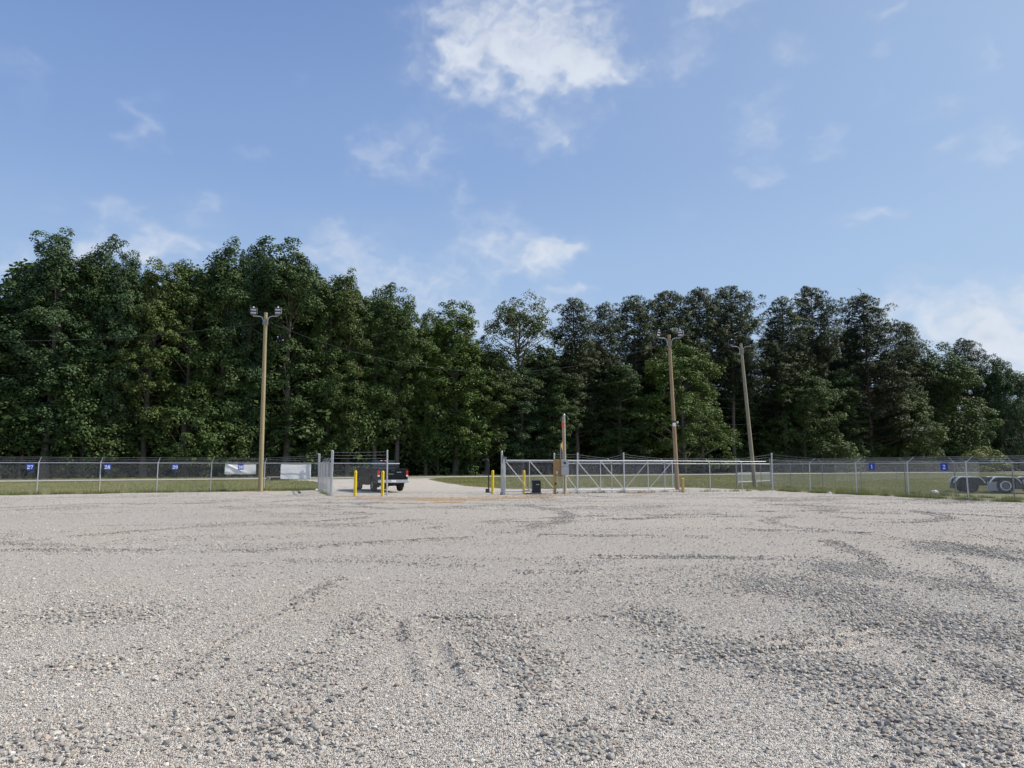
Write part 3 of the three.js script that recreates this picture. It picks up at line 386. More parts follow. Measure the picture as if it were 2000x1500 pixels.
{ // rows deeper in the wood
  const r = rng(5150), outline = [[-300, 560], [0, 540], [85, 470], [205, 485], [300, 520], [425, 485], [560, 485], [680, 545], [800, 600], [890, 620], [960, 680], [1100, 650], [1250, 640], [1450, 620], [1700, 620], [1800, 690], [1900, 720], [2000, 750], [2300, 760]];
  const lab = 'leafy tree standing deeper in the wood behind the front row', labp = 'pine standing deeper in the wood behind the front row';
  for (let row = 0; row < 2; row++) for (let k = 0; k < 26; k++) {
    const u = -230 + k * 98 + row * 33 + (r() - 0.5) * 30, xr = (u - 1000) / 1397, Z = (97 + 7 + row * 8 + 3 * r()) / (1 - 0.5 * xr), x = xr * Z; let i = 0; while (i < outline.length - 2 && u > outline[i + 1][0]) i++;
    const top = lerp(outline[i][1], outline[i + 1][1], (u - outline[i][0]) / (outline[i + 1][0] - outline[i][0])) + 34 + 40 * r(); let h = Math.max(9, 1.6 + (912 - top) / 1405 * Z); const piney = u > 1200 && row < 2;
    if (u > 1230 && u < 1560 && row < 2) { tree('pineB', 'pine_tree', labp, x, Z, h + 2, 6.5 + 2 * r(), LEAF.pineDark, 'pines deeper in the wood', r() * 6); h *= 0.55; }
    tree(k % 2 ? 'fillA' : 'fillB', 'broadleaf_tree', lab, x, Z, h, 9 + 3 * r(), r() < 0.5 ? LEAF.deep : LEAF.mid, 'leafy trees deeper in the wood', r() * 6.28);
  }
}
{ // undergrowth along the edge of the wood
  const r = rng(808);
  for (let k = 0; k < 24; k++) {
    const u = -160 + k * 98 + (r() - 0.5) * 80, xr = (u - 1000) / 1397, Z = (55 + 40.2 + 3.5 * r()) / (1 - 0.5 * xr), x = xr * Z, q = r(), kind = q < 0.4 ? 'shrubA' : q < 0.75 ? 'shrubB' : 'shrubC', K = KINDS[kind];
    tree(kind, 'woodland_shrub', 'leafy shrub at the foot of the wood beyond the road', x, Z, K.H * (0.7 + 0.6 * r()), K.wide * (0.8 + 0.5 * r()), [LEAF.deep, LEAF.deep, LEAF.mid][Math.floor(r() * 3)], 'undergrowth along the wood', r() * 6.28);
  }
  for (let k = 0; k < 16; k++) { const u = 560 + k * 52 + (r() - 0.5) * 40, xr = (u - 1000) / 1397, Z = (55 + 43.5 + 3 * r()) / (1 - 0.5 * xr), x = xr * Z; tree(k % 2 ? 'shrubB' : 'shrubA', 'woodland_shrub', 'leafy shrub at the foot of the wood beyond the road', x, Z, 6 + 4 * r(), 5.5 + 2 * r(), LEAF.deep, 'undergrowth along the wood', r() * 6.28); }
  // thicket filling the wood behind, seen only as one dark mass between the trunks
  const m = [], M = new THREE.Matrix4(), Q = new THREE.Quaternion(); for (let k = 0; k < 330; k++) { const u = -320 + 2640 * r(), xr = (u - 1000) / 1397, Z = (55 + 47 + 26 * r()) / (1 - 0.5 * xr), x = xr * Z, s = 1.2 + 1.1 * r(); M.compose(V(x, rise(x, Z) - 0.2, -Z), Q.setFromAxisAngle(UPV, r() * 6.28), V(s * 1.5, s, s * 1.5)); m.push(...M.elements); }
  const im = new THREE.InstancedMesh(KINDS.shrubA.crown, LEAF.deep, m.length / 16); im.instanceMatrix = new THREE.InstancedBufferAttribute(new Float32Array(m), 16); im.name = 'thicket'; im.castShadow = im.receiveShadow = true; im.userData = { kind: 'stuff', label: 'dark thicket deep in the wood between the trunks', category: 'undergrowth' }; scene.add(im);
  tree('shrubC', 'roadside_bush', 'bright yellow green bush over the right fence below the last trees', 83, 127, 3.5, 9, LEAF.bright, undefined, 1);
  tree('shrubC', 'roadside_bush', 'rounded olive bush left of sign 1 at the foot of the pines', 52.5, 113.5, 4.4, 6.0, LEAF.mid, undefined, 2);
}

// ------------------------------------------------------------------ fences
const galv = std(0.50, 0.51, 0.52, 0.42, 0.55), galvDull = std(0.25, 0.255, 0.265, 0.6, 0.4), wireMat = std(0.5, 0.51, 0.52, 0.4, 0.5), barbMat = std(0.45, 0.45, 0.46, 0.5, 0.5), whiteSteel = std(0.6, 0.61, 0.62, 0.4, 0.5);
function prism(out, ax, ay, az, bx, by, bz, r) {            // a thin three-sided wire
  const d = V(bx - ax, by - ay, bz - az).normalize(), s = V().crossVectors(d, Math.abs(d.y) > 0.9 ? V(1, 0, 0) : UPV).normalize(), t = V().crossVectors(d, s), c = [];
  for (let k = 0; k < 3; k++) { const a = k * 2.0944, x = (s.x * Math.cos(a) + t.x * Math.sin(a)) * r, y = (s.y * Math.cos(a) + t.y * Math.sin(a)) * r, z = (s.z * Math.cos(a) + t.z * Math.sin(a)) * r; c.push([ax + x, ay + y, az + z, bx + x, by + y, bz + z]); }
  for (let k = 0; k < 3; k++) { const p = c[k], q = c[(k + 1) % 3]; out.push(p[0], p[1], p[2], q[0], q[1], q[2], p[3], p[4], p[5], q[0], q[1], q[2], q[3], q[4], q[5], p[3], p[4], p[5]); }
}
function soup(p) { const g = new THREE.BufferGeometry(); g.setAttribute('position', new THREE.Float32BufferAttribute(p, 3)); g.computeVertexNormals(); return g; }
function chainLink(a, b, y0, y1, wr = 0.0017, pitch = 0.074, teeth = true) {   // woven wire between two points: two families of diagonals and the twisted ends above the rail
  const out = [], L = Math.hypot(b.x - a.x, b.z - a.z), ux = (b.x - a.x) / L, uz = (b.z - a.z) / L, nx = -uz, nz = ux, H = y1 - y0;
  const at = (s, y, o) => [a.x + ux * s + nx * o, lerp(a.y, b.y, s / L) + y0 + y, a.z + uz * s + nz * o];
  for (const dir of [1, -1]) for (let s = -H; s < L; s += pitch) {
    let s0 = s, s1 = s + H, yA = 0, yB = H; if (s0 < 0) { yA = -s0; s0 = 0; } if (s1 > L) { yB = H - (s1 - L); s1 = L; } if (s1 - s0 < 0.01) continue;
    const o = dir * wr; if (dir > 0) prism(out, ...at(s0, yA, o), ...at(s1, yB, o), wr); else prism(out, ...at(s0, H - yA, o), ...at(s1, H - yB, o), wr);
  }
  if (teeth) for (let s = pitch / 2; s < L; s += pitch) prism(out, ...at(s, H, 0), ...at(s + 0.008, H + 0.05, 0), wr * 1.2);
  return soup(out);
}
function barbed(pts) {                                      // twisted strand with short barbs
  const out = []; for (let i = 0; i + 1 < pts.length; i++) { const a = pts[i], b = pts[i + 1], n = 4; let p = a; for (let k = 1; k <= n; k++) { const q = a.clone().lerp(b, k / n); q.y -= 0.02 * Math.sin(Math.PI * k / n); prism(out, p.x, p.y, p.z, q.x, q.y, q.z, 0.0042); p = q; } const L = a.distanceTo(b); for (let s = 0.1; s < L; s += 0.14) { const q = a.clone().lerp(b, s / L); q.y -= 0.02 * Math.sin(Math.PI * s / L); prism(out, q.x - 0.015, q.y - 0.016, q.z, q.x + 0.015, q.y + 0.016, q.z, 0.0022); } } return soup(out);
}
// posts: [x, Z, kind] with kind 'arm' (a slanted arm for the wires) or 'tall' (straight end post carrying the wires)
function fence(name, label, posts, o = {}) {
  const { H = 1.83, armDir = [0, 0], mat = galv, wires = 3, rail = true, tallTop = 2.38, link = true, group = 'chain link fences round the yard', wr } = o;
  const [x0, Z0] = posts[0], root = thing(name, label, 'fence', [x0, rise(x0, Z0), -Z0], 0, group), base = root.position;
  const lean = new Map(posts.map((p) => [p, [(hash2(p[0] * 100, p[1] * 100) - 0.5) * 0.028, (hash2(p[1] * 100, p[0] * 70) - 0.5) * 0.028]])), at = (p, y) => V(p[0] - base.x + lean.get(p)[0] * y, rise(p[0], p[1]) + y - base.y, -p[1] - base.z + lean.get(p)[1] * y), strands = Array.from({ length: wires }, () => []);
  for (const p of posts) {
    const tall = p[2] === 'tall', top = tall ? (p[3] ?? tallTop) : H + 0.02, r = tall ? 0.045 : 0.031, post = part('post', [bar(at(p, -0.15), at(p, top), r, r, 10), new THREE.SphereGeometry(r * 1.18, 10, 6).scale(1, 0.75, 1).translate(...at(p, top).toArray())], mat, root);
    if (!tall && wires) { const e = at(p, H + 0.3); e.x += armDir[0]; e.z += armDir[1]; part('wire_arm', [bar(at(p, H - 0.02), e, 0.021, 0.017, 6), box(0.075, 0.06, 0.075, ...at(p, H).toArray())], mat, root); }
    if (rail) for (const y of [0.35, 0.95, 1.5]) if (tall) part('tension_band', bar(at(p, y), at(p, y + 0.025), r + 0.006, r + 0.006, 8), mat, root);
    for (let k = 0; k < wires; k++) { const f = (k + 1) / wires, q = tall ? at(p, H + 0.08 + (top - H - 0.14) * f) : at(p, H + 0.3 * f); if (!tall) { q.x += armDir[0] * f; q.z += armDir[1] * f; } strands[k].push(q); }
  }
  for (let i = 0; i + 1 < posts.length; i++) { const a = at(posts[i], 0), b = at(posts[i + 1], 0); if (link) part('chain_link_panel', chainLink(a, b, 0.03, H, wr), wireMat, root); if (rail) part('top_rail', bar(at(posts[i], H - 0.03), at(posts[i + 1], H - 0.03), 0.021, 0.021, 8), mat, root); }
  for (const s of strands) part('barbed_wire', barbed(s), barbMat, root);
  return root;
}
const leftPosts = [[-31.6, 38.5], [-29.6, 39.5], [-27.08, 40.89], [-24.34, 42.34], [-21.67, 43.76], [-18.99, 45.18], [-16.14, 46.69], [-13.05, 48.33, 'tall', 2.42]];
fence('chain_link_fence', 'long left chain link fence carrying the signs 27 to 30', leftPosts, { armDir: [0.13, 0.02] });
fence('chain_link_fence', 'short chain link fence seen nearly edge on beside the left gate corner', [[-13.0, 48.2, 'tall', 2.4], [-12.3, 46.2], [-11.6, 44.1], [-10.85, 42], [-10.0, 39.6, 'tall', 2.5]], { armDir: [0.28, 0.1] });
{ const f = fence('chain_link_fence', 'short chain link panel behind the two left yellow bollards', [[-9.96, 39.62, 'tall', 2.46], [-7.05, 40.5, 'tall', 2.52]], { wr: 0.0013 }), [dx, dz] = [2.91, -0.88];
  part('latch_fork', [box(0.34, 0.03, 0.03, dx + 0.17, 1.2, dz + 0.06), box(0.34, 0.03, 0.03, dx + 0.17, 1.2, dz - 0.06), box(0.03, 0.03, 0.15, dx + 0.05, 1.2, dz)], galv, f); part('wire_hook', tube([[dx - 0.05, 0.5, dz + 0.05], [dx - 0.3, 0.42, dz + 0.06], [dx - 0.32, 0.1, dz + 0.06], [dx - 0.05, 0.05, dz + 0.05]], 0.012), std(0.03, 0.03, 0.03, 0.6), f); }
fence('chain_link_fence', 'chain link fence standing behind the sliding gate', [[2.53, 43.16, 'tall', 2.4], [3.99, 43.65, 'tall', 2.42], [6.18, 44.38], [6.99, 44.65, 'tall', 2.45], [9.7, 45.56], [12.89, 46.62], [15.2, 47.39], [17.5, 48.2, 'tall', 2.5]], { armDir: [-0.26, 0.1] });
fence('chain_link_fence', 'near right chain link fence carrying the signs 1 and 2', [[17.6, 48.45, 'tall', 2.5], [18.76, 45.12], [19.95, 41.55], [21.08, 38.17], [22.17, 34.9], [23.3, 31.5], [24.4, 28.2]], { armDir: [0.3, 0.12], wr: 0.0013 });
fence('chain_link_fence', 'second right chain link fence just behind the near one', [[19.1, 60.9, 'tall', 2.3], [20.45, 58.77], [21.27, 54.63], [22.04, 50.81], [22.83, 46.85], [23.6, 43.01], [24.33, 39.33], [25.04, 35.8], [25.8, 32]], { armDir: [-0.28, 0.06], mat: galvDull, wr: 0.0013 });
fence('chain_link_fence', 'far right chain link fence running off along the road', [[23.9, 66.2, 'tall', 2.3], [27.7, 68.2], [31.8, 70.4], [37, 75], [43.2, 80.4], [50, 86], [57, 92], [64, 98]], { armDir: [-0.24, -0.1], mat: galvDull, wr: 0.0012 });
{ // pipe gate between the two right fences
  const g = thing('pipe_gate', 'low farm style pipe gate behind the leaning light pole', 'gate', [19.3, rise(19.3, 61), -61.2]), e = V(4.5, 0.02, -4.9);
  for (const y of [1.05, 0.3]) part('rail', bar([0, y, 0], [e.x, y + e.y, e.z], 0.03, 0.03, 8), whiteSteel, g); part('upright', bar([0, 0.02, 0], [0, 1.1, 0], 0.03), galv, g); part('upright', bar([e.x, 0, e.z], [e.x, 1.1, e.z], 0.03), galv, g); part('chain_link_panel', chainLink(V(0, 0, 0), V(e.x, 0, e.z), 0.3, 1.05, 0.0026, 0.08, false), wireMat, g);
}
// sliding gate
{
  const u = V(0.9486, 0, -0.3165), g = thing('sliding_gate', 'long galvanized sliding gate with diagonal braces standing open', 'gate', [-0.45, 0, -41.82]), L = 11.2, P = (s, y, o = 0) => V(u.x * s - u.z * o, y, u.z * s + u.x * o);
  part('top_rail', [bar(P(0.1, 1.98), P(L, 1.98), 0.03, 0.03, 10), bar(P(0.1, 1.9), P(L, 1.9), 0.017, 0.017, 8)], whiteSteel, g); part('bottom_rail', [bar(P(-0.05, 0.2), P(L + 0.15, 0.2), 0.036, 0.036, 10)], whiteSteel, g);
  part('guide_rail', bar(P(L, 1.98), P(18.3, 1.95), 0.02, 0.02, 8), whiteSteel, g);
  const S = [0.05, 1.56, 3.2, 4.62, 6.18, 7.78, 9.45, 11.2]; S.forEach((s) => part('upright', bar(P(s, 0.2), P(s, 1.97), s < 1 || s > 11 ? 0.03 : 0.024, undefined, 8), whiteSteel, g));
  for (let i = 0; i + 1 < S.length; i++) part('brace', i < 5 ? bar(P(S[i], 1.95, 0.03), P(S[i + 1], 0.22, 0.03), 0.021, 0.021, 8) : bar(P(S[i], 0.22, 0.03), P(S[i + 1], 1.95, 0.03), 0.021, 0.021, 8), whiteSteel, g);
  for (let i = 0; i + 1 < S.length; i++) part('chain_link_panel', chainLink(P(S[i], 0, -0.02), P(S[i + 1], 0, -0.02), 0.2, 1.96, 0.0021, 0.074, false), wireMat, g);
  const gp = (s, o, h, name, label) => { const q = P(s, 0, o).add(g.position), t = thing('gate_post', label, 'post', [q.x, 0, q.z]); part('post', [bar([0, -0.1, 0], [0, h, 0], 0.057, 0.057, 12), new THREE.SphereGeometry(0.066, 12, 8).scale(1, 0.7, 1).translate(0, h, 0)], galv, t); return t; };
  const a = gp(-0.1, -0.16, 2.5, 0, 'tall gate post with roller guide at the left end of the sliding gate'); part('roller_box', [rbox(0.26, 0.3, 0.2, 0.14, 2.03, 0.12), bar([0.05, 2.15, 0.05], [0.05, 2.3, 0.05], 0.03)], galvDull, a); part('footing', bar([0.05, -0.05, 0.1], [0.05, 0.12, 0.1], 0.16, 0.15, 14), std(0.3, 0.3, 0.3, 0.95), a);
  part('second_post', [bar([0.11, -0.1, 0.26], [0.11, 2.05, 0.26], 0.05, 0.05, 12)], galv, a);
}
// ------------------------------------------------------------------ signs and banners on the fence
const font = await new FontLoader().loadAsync('fonts/droid/droid_serif_bold.typeface.json');
const signBlue = std(0.01, 0.05, 0.36, 0.5), signWhite = std(0.8, 0.81, 0.82, 0.5);
function numberSign(text, x, Z, turn, w, h, y, label) {
  const t = thing('number_sign', label, 'sign', [x, y, -Z], turn, 'numbered signs on the fence'); part('panel', rbox(w, h, 0.014, 0, 0, 0, 0.006, 2), signBlue, t);
  const g = new TextGeometry(text, { font, size: h * 0.56, depth: 0.003, curveSegments: 4, bevelEnabled: false }); g.computeBoundingBox(); const b = g.boundingBox; g.translate(-(b.min.x + b.max.x) / 2, -(b.min.y + b.max.y) / 2, 0.0075); part('number', g, signWhite, t);
  for (const sx of [-1, 1]) part('wire_tie', bar([sx * w * 0.4, h * 0.44, -0.03], [sx * w * 0.4, h * 0.44, 0.012], 0.006, 0.006, 6), galv, t);
}
const TL = Math.atan2(0.468, 0.883);
[['27', -27.40, 40.66], ['28', -24.02, 42.45], ['29', -20.81, 44.16], ['30', -17.44, 45.94]].forEach(([s, x, Z]) => numberSign(s, x + 0.03, Z - 0.05, TL, 0.34, 0.35, 1.59, { 27: 'blue sign reading 27, leftmost of the signs on the left fence', 28: 'blue sign reading 28 right beside a post of the left fence', 29: 'blue sign reading 29 in mid bay, between the signs 28 and 30', 30: 'blue sign reading 30 in front of the narrow white banner' }[s]));
numberSign('1', 20.28, 40.3, -Math.atan2(0.949, 0.316) * 0.98, 0.42, 0.38, 1.62, 'small blue sign with white 1 on the right fence'); numberSign('2', 21.73, 35.95, -Math.atan2(0.949, 0.316) * 0.98, 0.42, 0.38, 1.6, 'small blue sign with white 2 on the right fence near the parked chassis');
const bannerMat = new THREE.MeshPhysicalMaterial({ color: lin(0.82, 0.84, 0.86), roughness: 0.75, side: THREE.DoubleSide, transmission: 0.15 });
function banner(xa, Za, xb, Zb, y0, y1, seed, label, fold) {
  const w = Math.hypot(xb - xa, Zb - Za), h = y1 - y0, t = thing('vinyl_banner', label, 'banner', [(xa + xb) / 2, y0, -(Za + Zb) / 2], TL, 'blank banners behind the left fence'), g = new THREE.PlaneGeometry(w, h, 48, 20), p = g.attributes.position;
  for (let i = 0; i < p.count; i++) { const x = p.getX(i), y = p.getY(i) + h / 2; let z = -0.05 + 0.03 * (fbm(x * 2.2 + seed, y * 2.2, 3) - 0.5) + 0.015 * Math.sin(x * 7 + seed) * (1 - y / h); if (fold) z += 0.05 * Math.exp(-(((y - (0.52 - 0.5 * (x + w * 0.32))) / 0.06) ** 2)) * (x < 0.1 ? 1 : 0); p.setXYZ(i, x, y - 0.02 * Math.sin((x / w + 0.5) * Math.PI) * (y / h), z); }
  g.computeVertexNormals(); part('sheet', g, bannerMat, t); for (const sx of [-1, 1]) for (const sy of [0.04, h - 0.04]) part('grommet', new THREE.TorusGeometry(0.018, 0.005, 6, 12).translate(sx * (w / 2 - 0.04), sy, -0.035), galv, t);
}
banner(-18.35, 45.72, -16.68, 46.6, 1.13, 1.77, 1, 'narrow blank white banner with a diagonal fold behind sign 30', true);
banner(-15.30, 47.34, -13.55, 48.26, 0.80, 1.78, 9, 'taller blank white banner between the light pole and the fence corner', false);
// ------------------------------------------------------------------ light poles
const woodTex = texOf(256, (u, v) => { const f = noise2(u * 40, v * 3) * 0.5 + noise2(u * 90, v * 7) * 0.3 + noise2(u * 6, v * 9) * 0.2; return [toS(0.45 + 0.6 * f), toS(0.43 + 0.58 * f), toS(0.4 + 0.56 * f)]; }, true);
const wood = (r, g, b) => new THREE.MeshStandardMaterial({ color: lin(r, g, b), map: repeated(woodTex, 2, 3), bumpMap: repeated(woodTex, 2, 3), bumpScale: 0.006, roughness: 0.9 });
const poleWood = wood(0.43, 0.36, 0.215), poleRed = wood(0.40, 0.295, 0.185), poleGrey = wood(0.36, 0.33, 0.25), postWood = wood(0.62, 0.42, 0.16), plyWood = wood(0.52, 0.33, 0.15);
const housing = std(0.022, 0.022, 0.026, 0.5, 0.2), housingGrey = std(0.5, 0.51, 0.52, 0.5, 0.3), lens = std(0.5, 0.49, 0.52, 0.3);
function floodlight(root, name, pos, yaw, tilt, frameMat) {
  const body = part(name, [rbox(0.5, 0.48, 0.09, 0, 0, 0, 0.02), ...[0, 1, 2, 3, 4, 5, 6].map((k) => box(0.44, 0.012, 0.05, 0, -0.18 + k * 0.06, -0.065))], housing, root); body.position.set(...pos); body.rotation.set(tilt, yaw, 0, 'YXZ'); body.scale.setScalar(0.9);
  for (const y of [0.11, -0.11]) part('lens', rbox(0.38, 0.12, 0.02, 0, y, 0.046, 0.008), lens, body);
  part('visor', [box(0.52, 0.012, 0.12, 0, 0.246, 0.02), box(0.012, 0.42, 0.07, 0.258, 0.02, 0.0)], frameMat, body); part('photocell', [new THREE.CylinderGeometry(0.045, 0.05, 0.1, 12).translate(0, 0.3, -0.01)], std(0.75, 0.76, 0.78, 0.5), body); part('yoke', [box(0.03, 0.12, 0.03, 0, -0.3, -0.02), box(0.34, 0.025, 0.05, 0, -0.25, -0.03)], housingGrey, body);
}
function lightPole(label, x, Z, h, r0, r1, leanX, leanZ, mat, yaws, tilt, frameMat) {
  const t = thing('light_pole', label, 'light pole', [x, rise(x, Z), -Z], 0, 'wooden floodlight poles'), top = V(leanX, h, leanZ), P = (f) => top.clone().multiplyScalar(f);
  part('pole', bar([0, -0.2, 0], top, r0, r1, 20), mat, t); const c = P((h - 0.62) / h);
  part('clamp', [new THREE.CylinderGeometry(r1 + 0.022, r1 + 0.024, 0.05, 16).translate(c.x, c.y + 0.1, c.z), new THREE.CylinderGeometry(r1 + 0.022, r1 + 0.024, 0.05, 16).translate(c.x, c.y - 0.12, c.z), box(0.09, 0.24, 0.1, c.x, c.y, c.z + r1 + 0.03)], galvDull, t);
  [-1, 1].forEach((s, k) => { const a = V(c.x + s * (r1 + 0.035), c.y - 0.18, c.z + 0.02), hx = s * 0.78; part('arm', tube([a, V(a.x + s * 0.005, a.y + 0.3, a.z), V(a.x + s * 0.09, a.y + 0.48, a.z), V(a.x + s * 0.26, a.y + 0.55, a.z), V(c.x + hx, a.y + 0.57, a.z)], 0.028, 24, 8), galv, t); floodlight(t, 'floodlight', [c.x + hx * 1.03, a.y + 0.88, c.z + 0.05], yaws[k], tilt, frameMat); });
  part('conduit', bar(P(0.02).add(V(0.02, 0, -r0 - 0.01)), P(0.9).add(V(0.02, 0, -r1 - 0.02)), 0.018, 0.018, 6), galvDull, t); return t;
}
const pole1 = lightPole('left wooden pole with two floodlights facing us', -16.04, 45.75, 11.6, 0.15, 0.108, -0.08, 0.1, poleWood, [0.25, 0.1], 0.1, galv);
const pole2 = lightPole('middle reddish wooden pole with a camera halfway up', 11.72, 50.8, 11.1, 0.155, 0.112, -0.36, 0.15, poleRed, [0.75, -0.5], 0.3, galv);
const pole3 = lightPole('grey leaning wooden pole with floodlights turned away at right', 19.45, 57.4, 11.6, 0.165, 0.112, -0.78, 0.2, poleGrey, [2.6, 1.9], 0.25, galv);
{ // camera on the middle pole
  const t = thing('security_camera', 'white security camera under a dark bracket on the middle pole', 'camera', [11.53, 4.62, -50.52]); part('bracket', [box(0.3, 0.05, 0.16, 0, 0.1, 0), box(0.42, 0.1, 0.1, 0.04, 0.17, -0.02)], housing, t); part('dome', [new THREE.SphereGeometry(0.12, 16, 10, 0, 6.2832, 1.2, 1.95).translate(0, -0.04, 0.02), bar([0, -0.1, 0.02], [0, 0.1, 0.02], 0.1, 0.12, 14)], std(0.8, 0.8, 0.8, 0.35), t); part('side_lamp', [rbox(0.12, 0.14, 0.12, 0.23, 0.13, 0.04)], std(0.7, 0.7, 0.7, 0.4), t);
}
function cable(label, a, b, sag, r, mat, group) { const pts = []; for (let i = 0; i <= 24; i++) { const t = i / 24, p = V(...a).lerp(V(...b), t); p.y -= sag * 4 * t * (1 - t); pts.push(p); } solo('overhead_cable', tube(pts, r, 72, 5), mat, label, 'cable', group); }
const cableDark = std(0.09, 0.09, 0.09, 0.6), cableAlu = std(0.6, 0.6, 0.62, 0.4, 0.6);
cable('sagging cable strung from the left pole to the middle pole', [-16.0, 11.05, -45.6], [11.35, 10.6, -50.65], 2.75, 0.0075, cableDark);
cable('cable running from the left pole out of the picture at left', [-16.2, 11.0, -45.7], [-52, 10.9, -37], 1.9, 0.0075, cableDark);
[12.3, 10.8, 9.4, 8.2, 6.7].forEach((y, k) => cable(['highest', 'second highest', 'middle', 'second lowest', 'lowest'][k] + ' of the pale power lines along the wood', [-75, y + 0.3, -(97.2 - 37.5)], [60, y + 0.6, -(97.2 + 30)], 0.5, 0.007, cableAlu, 'power lines along the wood'));
// ------------------------------------------------------------------ things by the gate
const grimeTex = texOf(256, (u, v) => { const f = noise2(u * 7, v * 9, 0) * 0.5 + noise2(u * 30, v * 22) * 0.5, k = f > 0.62 ? 1 - (f - 0.62) * 1.1 : 1; return [k, k * 0.995, k * 0.98]; }, true);
const yellow = std(0.78, 0.56, 0.012, 0.42, 0, { map: repeated(grimeTex, 1, 2) });
[[-8.6, 39.35, 'yellow bollard at far left in front of the chain link panel'], [-7.17, 39.75, 'yellow bollard next to the receiving gate post'], [-1.16, 43.0, 'yellow bollard between the keypad stand and the gate'], [0.72, 43.1, 'yellow bollard seen through the gate mesh beside the motor']].forEach(([x, Z, label]) => {
  const t = thing('bollard', label, 'bollard', [x, yardY(x, Z), -Z], 0, 'yellow bollards at the gate'); const pts = [[0.083, -0.1], [0.083, 1.33], [0.078, 1.36], [0.06, 1.385], [0.03, 1.4], [0, 1.403]].map((p) => new THREE.Vector2(...p)); part('sleeve', new THREE.LatheGeometry(pts, 20), yellow, t); part('band', bar([0, 1.2, 0], [0, 1.25, 0], 0.0845, 0.0845, 20, true), std(0.7, 0.47, 0.01, 0.4), t); part('footing', bar([0, -0.02, 0], [0, 0.03, 0], 0.14, 0.12, 16), std(0.33, 0.31, 0.29, 0.95), t);
});
{ // motor housing
  const black = std(0.014, 0.014, 0.016, 0.55), x = 1.42, Z = 42.1, t = thing('gate_operator', 'black box shaped gate motor on the ground before the gate', 'gate motor', [x, 0, -Z], 0.1), s = new THREE.Shape(); s.moveTo(-0.2, 0.1); s.lineTo(0.2, 0.1); s.lineTo(0.19, 0.66); s.lineTo(0.1, 0.78); s.lineTo(-0.14, 0.8); s.lineTo(-0.2, 0.74); s.closePath();
  part('cover', new THREE.ExtrudeGeometry(s, { depth: 0.46, bevelEnabled: true, bevelSize: 0.02, bevelThickness: 0.02, bevelSegments: 2 }).rotateY(-Math.PI / 2).translate(0.23, 0, 0), black, t); part('base_plate', box(0.62, 0.1, 0.52, 0, 0.05, 0), galvDull, t); part('nameplate', box(0.16, 0.035, 0.006, 0.06, 0.58, 0.224, -0.02), std(0.6, 0.6, 0.6, 0.5), t); part('side_panel', box(0.008, 0.5, 0.26, -0.256, 0.42, 0), std(0.3, 0.3, 0.32, 0.5), t); part('drive_chain_guard', box(0.5, 0.05, 0.08, -0.45, 0.06, 0.1), black, t); part('pad', box(1.0, 0.06, 0.8, 0, 0, 0), std(0.38, 0.37, 0.35, 0.95), t);
}
{ // meter post
  const t = thing('meter_post', 'wooden service post with plywood board, grey meter box and conduit', 'utility post', [3.0, 0, -42.2]), grey = std(0.42, 0.43, 0.44, 0.5, 0.2);
  part('post', bar([0.12, -0.2, 0], [0.05, 4.55, 0], 0.105, 0.09, 16), wood(0.5, 0.4, 0.25), t); part('short_post', rbox(0.16, 2.1, 0.16, -0.48, 0.95, 0.03, 0.012), postWood, t); part('board', box(0.62, 1.02, 0.03, -0.26, 1.55, 0.128), plyWood, t);
  const mb = part('meter_box', [rbox(0.42, 0.42, 0.17, 0.1, 1.82, 0.232, 0.02), rbox(0.42, 0.46, 0.19, 0.1, 1.36, 0.24, 0.02)], grey, t); part('meter_glass', [new THREE.SphereGeometry(0.088, 20, 10, 0, 6.2832, 0, Math.PI / 2).rotateX(Math.PI / 2).scale(1, 1, 0.9).translate(0.1, 1.84, 0.33)], new THREE.MeshPhysicalMaterial({ color: lin(0.02, 0.02, 0.022), roughness: 0.08, clearcoat: 1 }), mb); part('meter_ring', new THREE.TorusGeometry(0.094, 0.014, 8, 24).translate(0.1, 1.84, 0.325), galv, mb); part('sticker', box(0.1, 0.03, 0.003, 0.1, 1.53, 0.338), std(0.75, 0.65, 0.4, 0.6), mb);
  part('conduit', [bar([0.15, 2.03, 0.2], [0.13, 4.6, 0.12], 0.026, 0.026, 10), bar([0.02, 0.02, 0.2], [0.02, 1.15, 0.2], 0.028, 0.028, 8), bar([0.14, 0.02, 0.2], [0.14, 1.15, 0.2], 0.024, 0.024, 8)], std(0.55, 0.56, 0.57, 0.45, 0.3), t); part('weatherhead', [new THREE.SphereGeometry(0.07, 14, 8).scale(1, 1.1, 1.3).translate(0.09, 4.66, 0.16), box(0.11, 0.09, 0.1, 0.09, 4.6, 0.22, 0.5)], galv, t);
  part('service_cable', [tube([[0.06, 4.62, 0.24], [-0.12, 4.5, 0.28], [-0.16, 4.3, 0.2], [-0.08, 4.42, 0.06]], 0.012), tube([[0.12, 4.62, 0.24], [0.28, 4.56, 0.25], [0.3, 4.34, 0.2], [0.22, 4.2, 0.1]], 0.012)], cableDark, t); part('orange_tape', bar([0.056, 3.95, 0], [0.053, 4.2, 0], 0.097, 0.096, 16, true), std(0.75, 0.12, 0.03, 0.6), t);
  part('outlet_box', [rbox(0.1, 0.16, 0.08, -0.36, 1.28, 0.18)], std(0.6, 0.6, 0.6, 0.5), t); part('switch', rbox(0.1, 0.14, 0.06, -0.44, 0.62, 0.14), std(0.02, 0.02, 0.02, 0.5), t); part('wire', tube([[-0.36, 1.2, 0.19], [-0.3, 1.02, 0.2], [-0.1, 0.98, 0.2], [0.02, 1.1, 0.22]], 0.012), std(0.6, 0.58, 0.5, 0.6), t);
  part('antenna_pole', bar([-0.12, 1.0, -0.12], [-0.12, 3.0, -0.12], 0.03, 0.03, 8), galvDull, t);
}
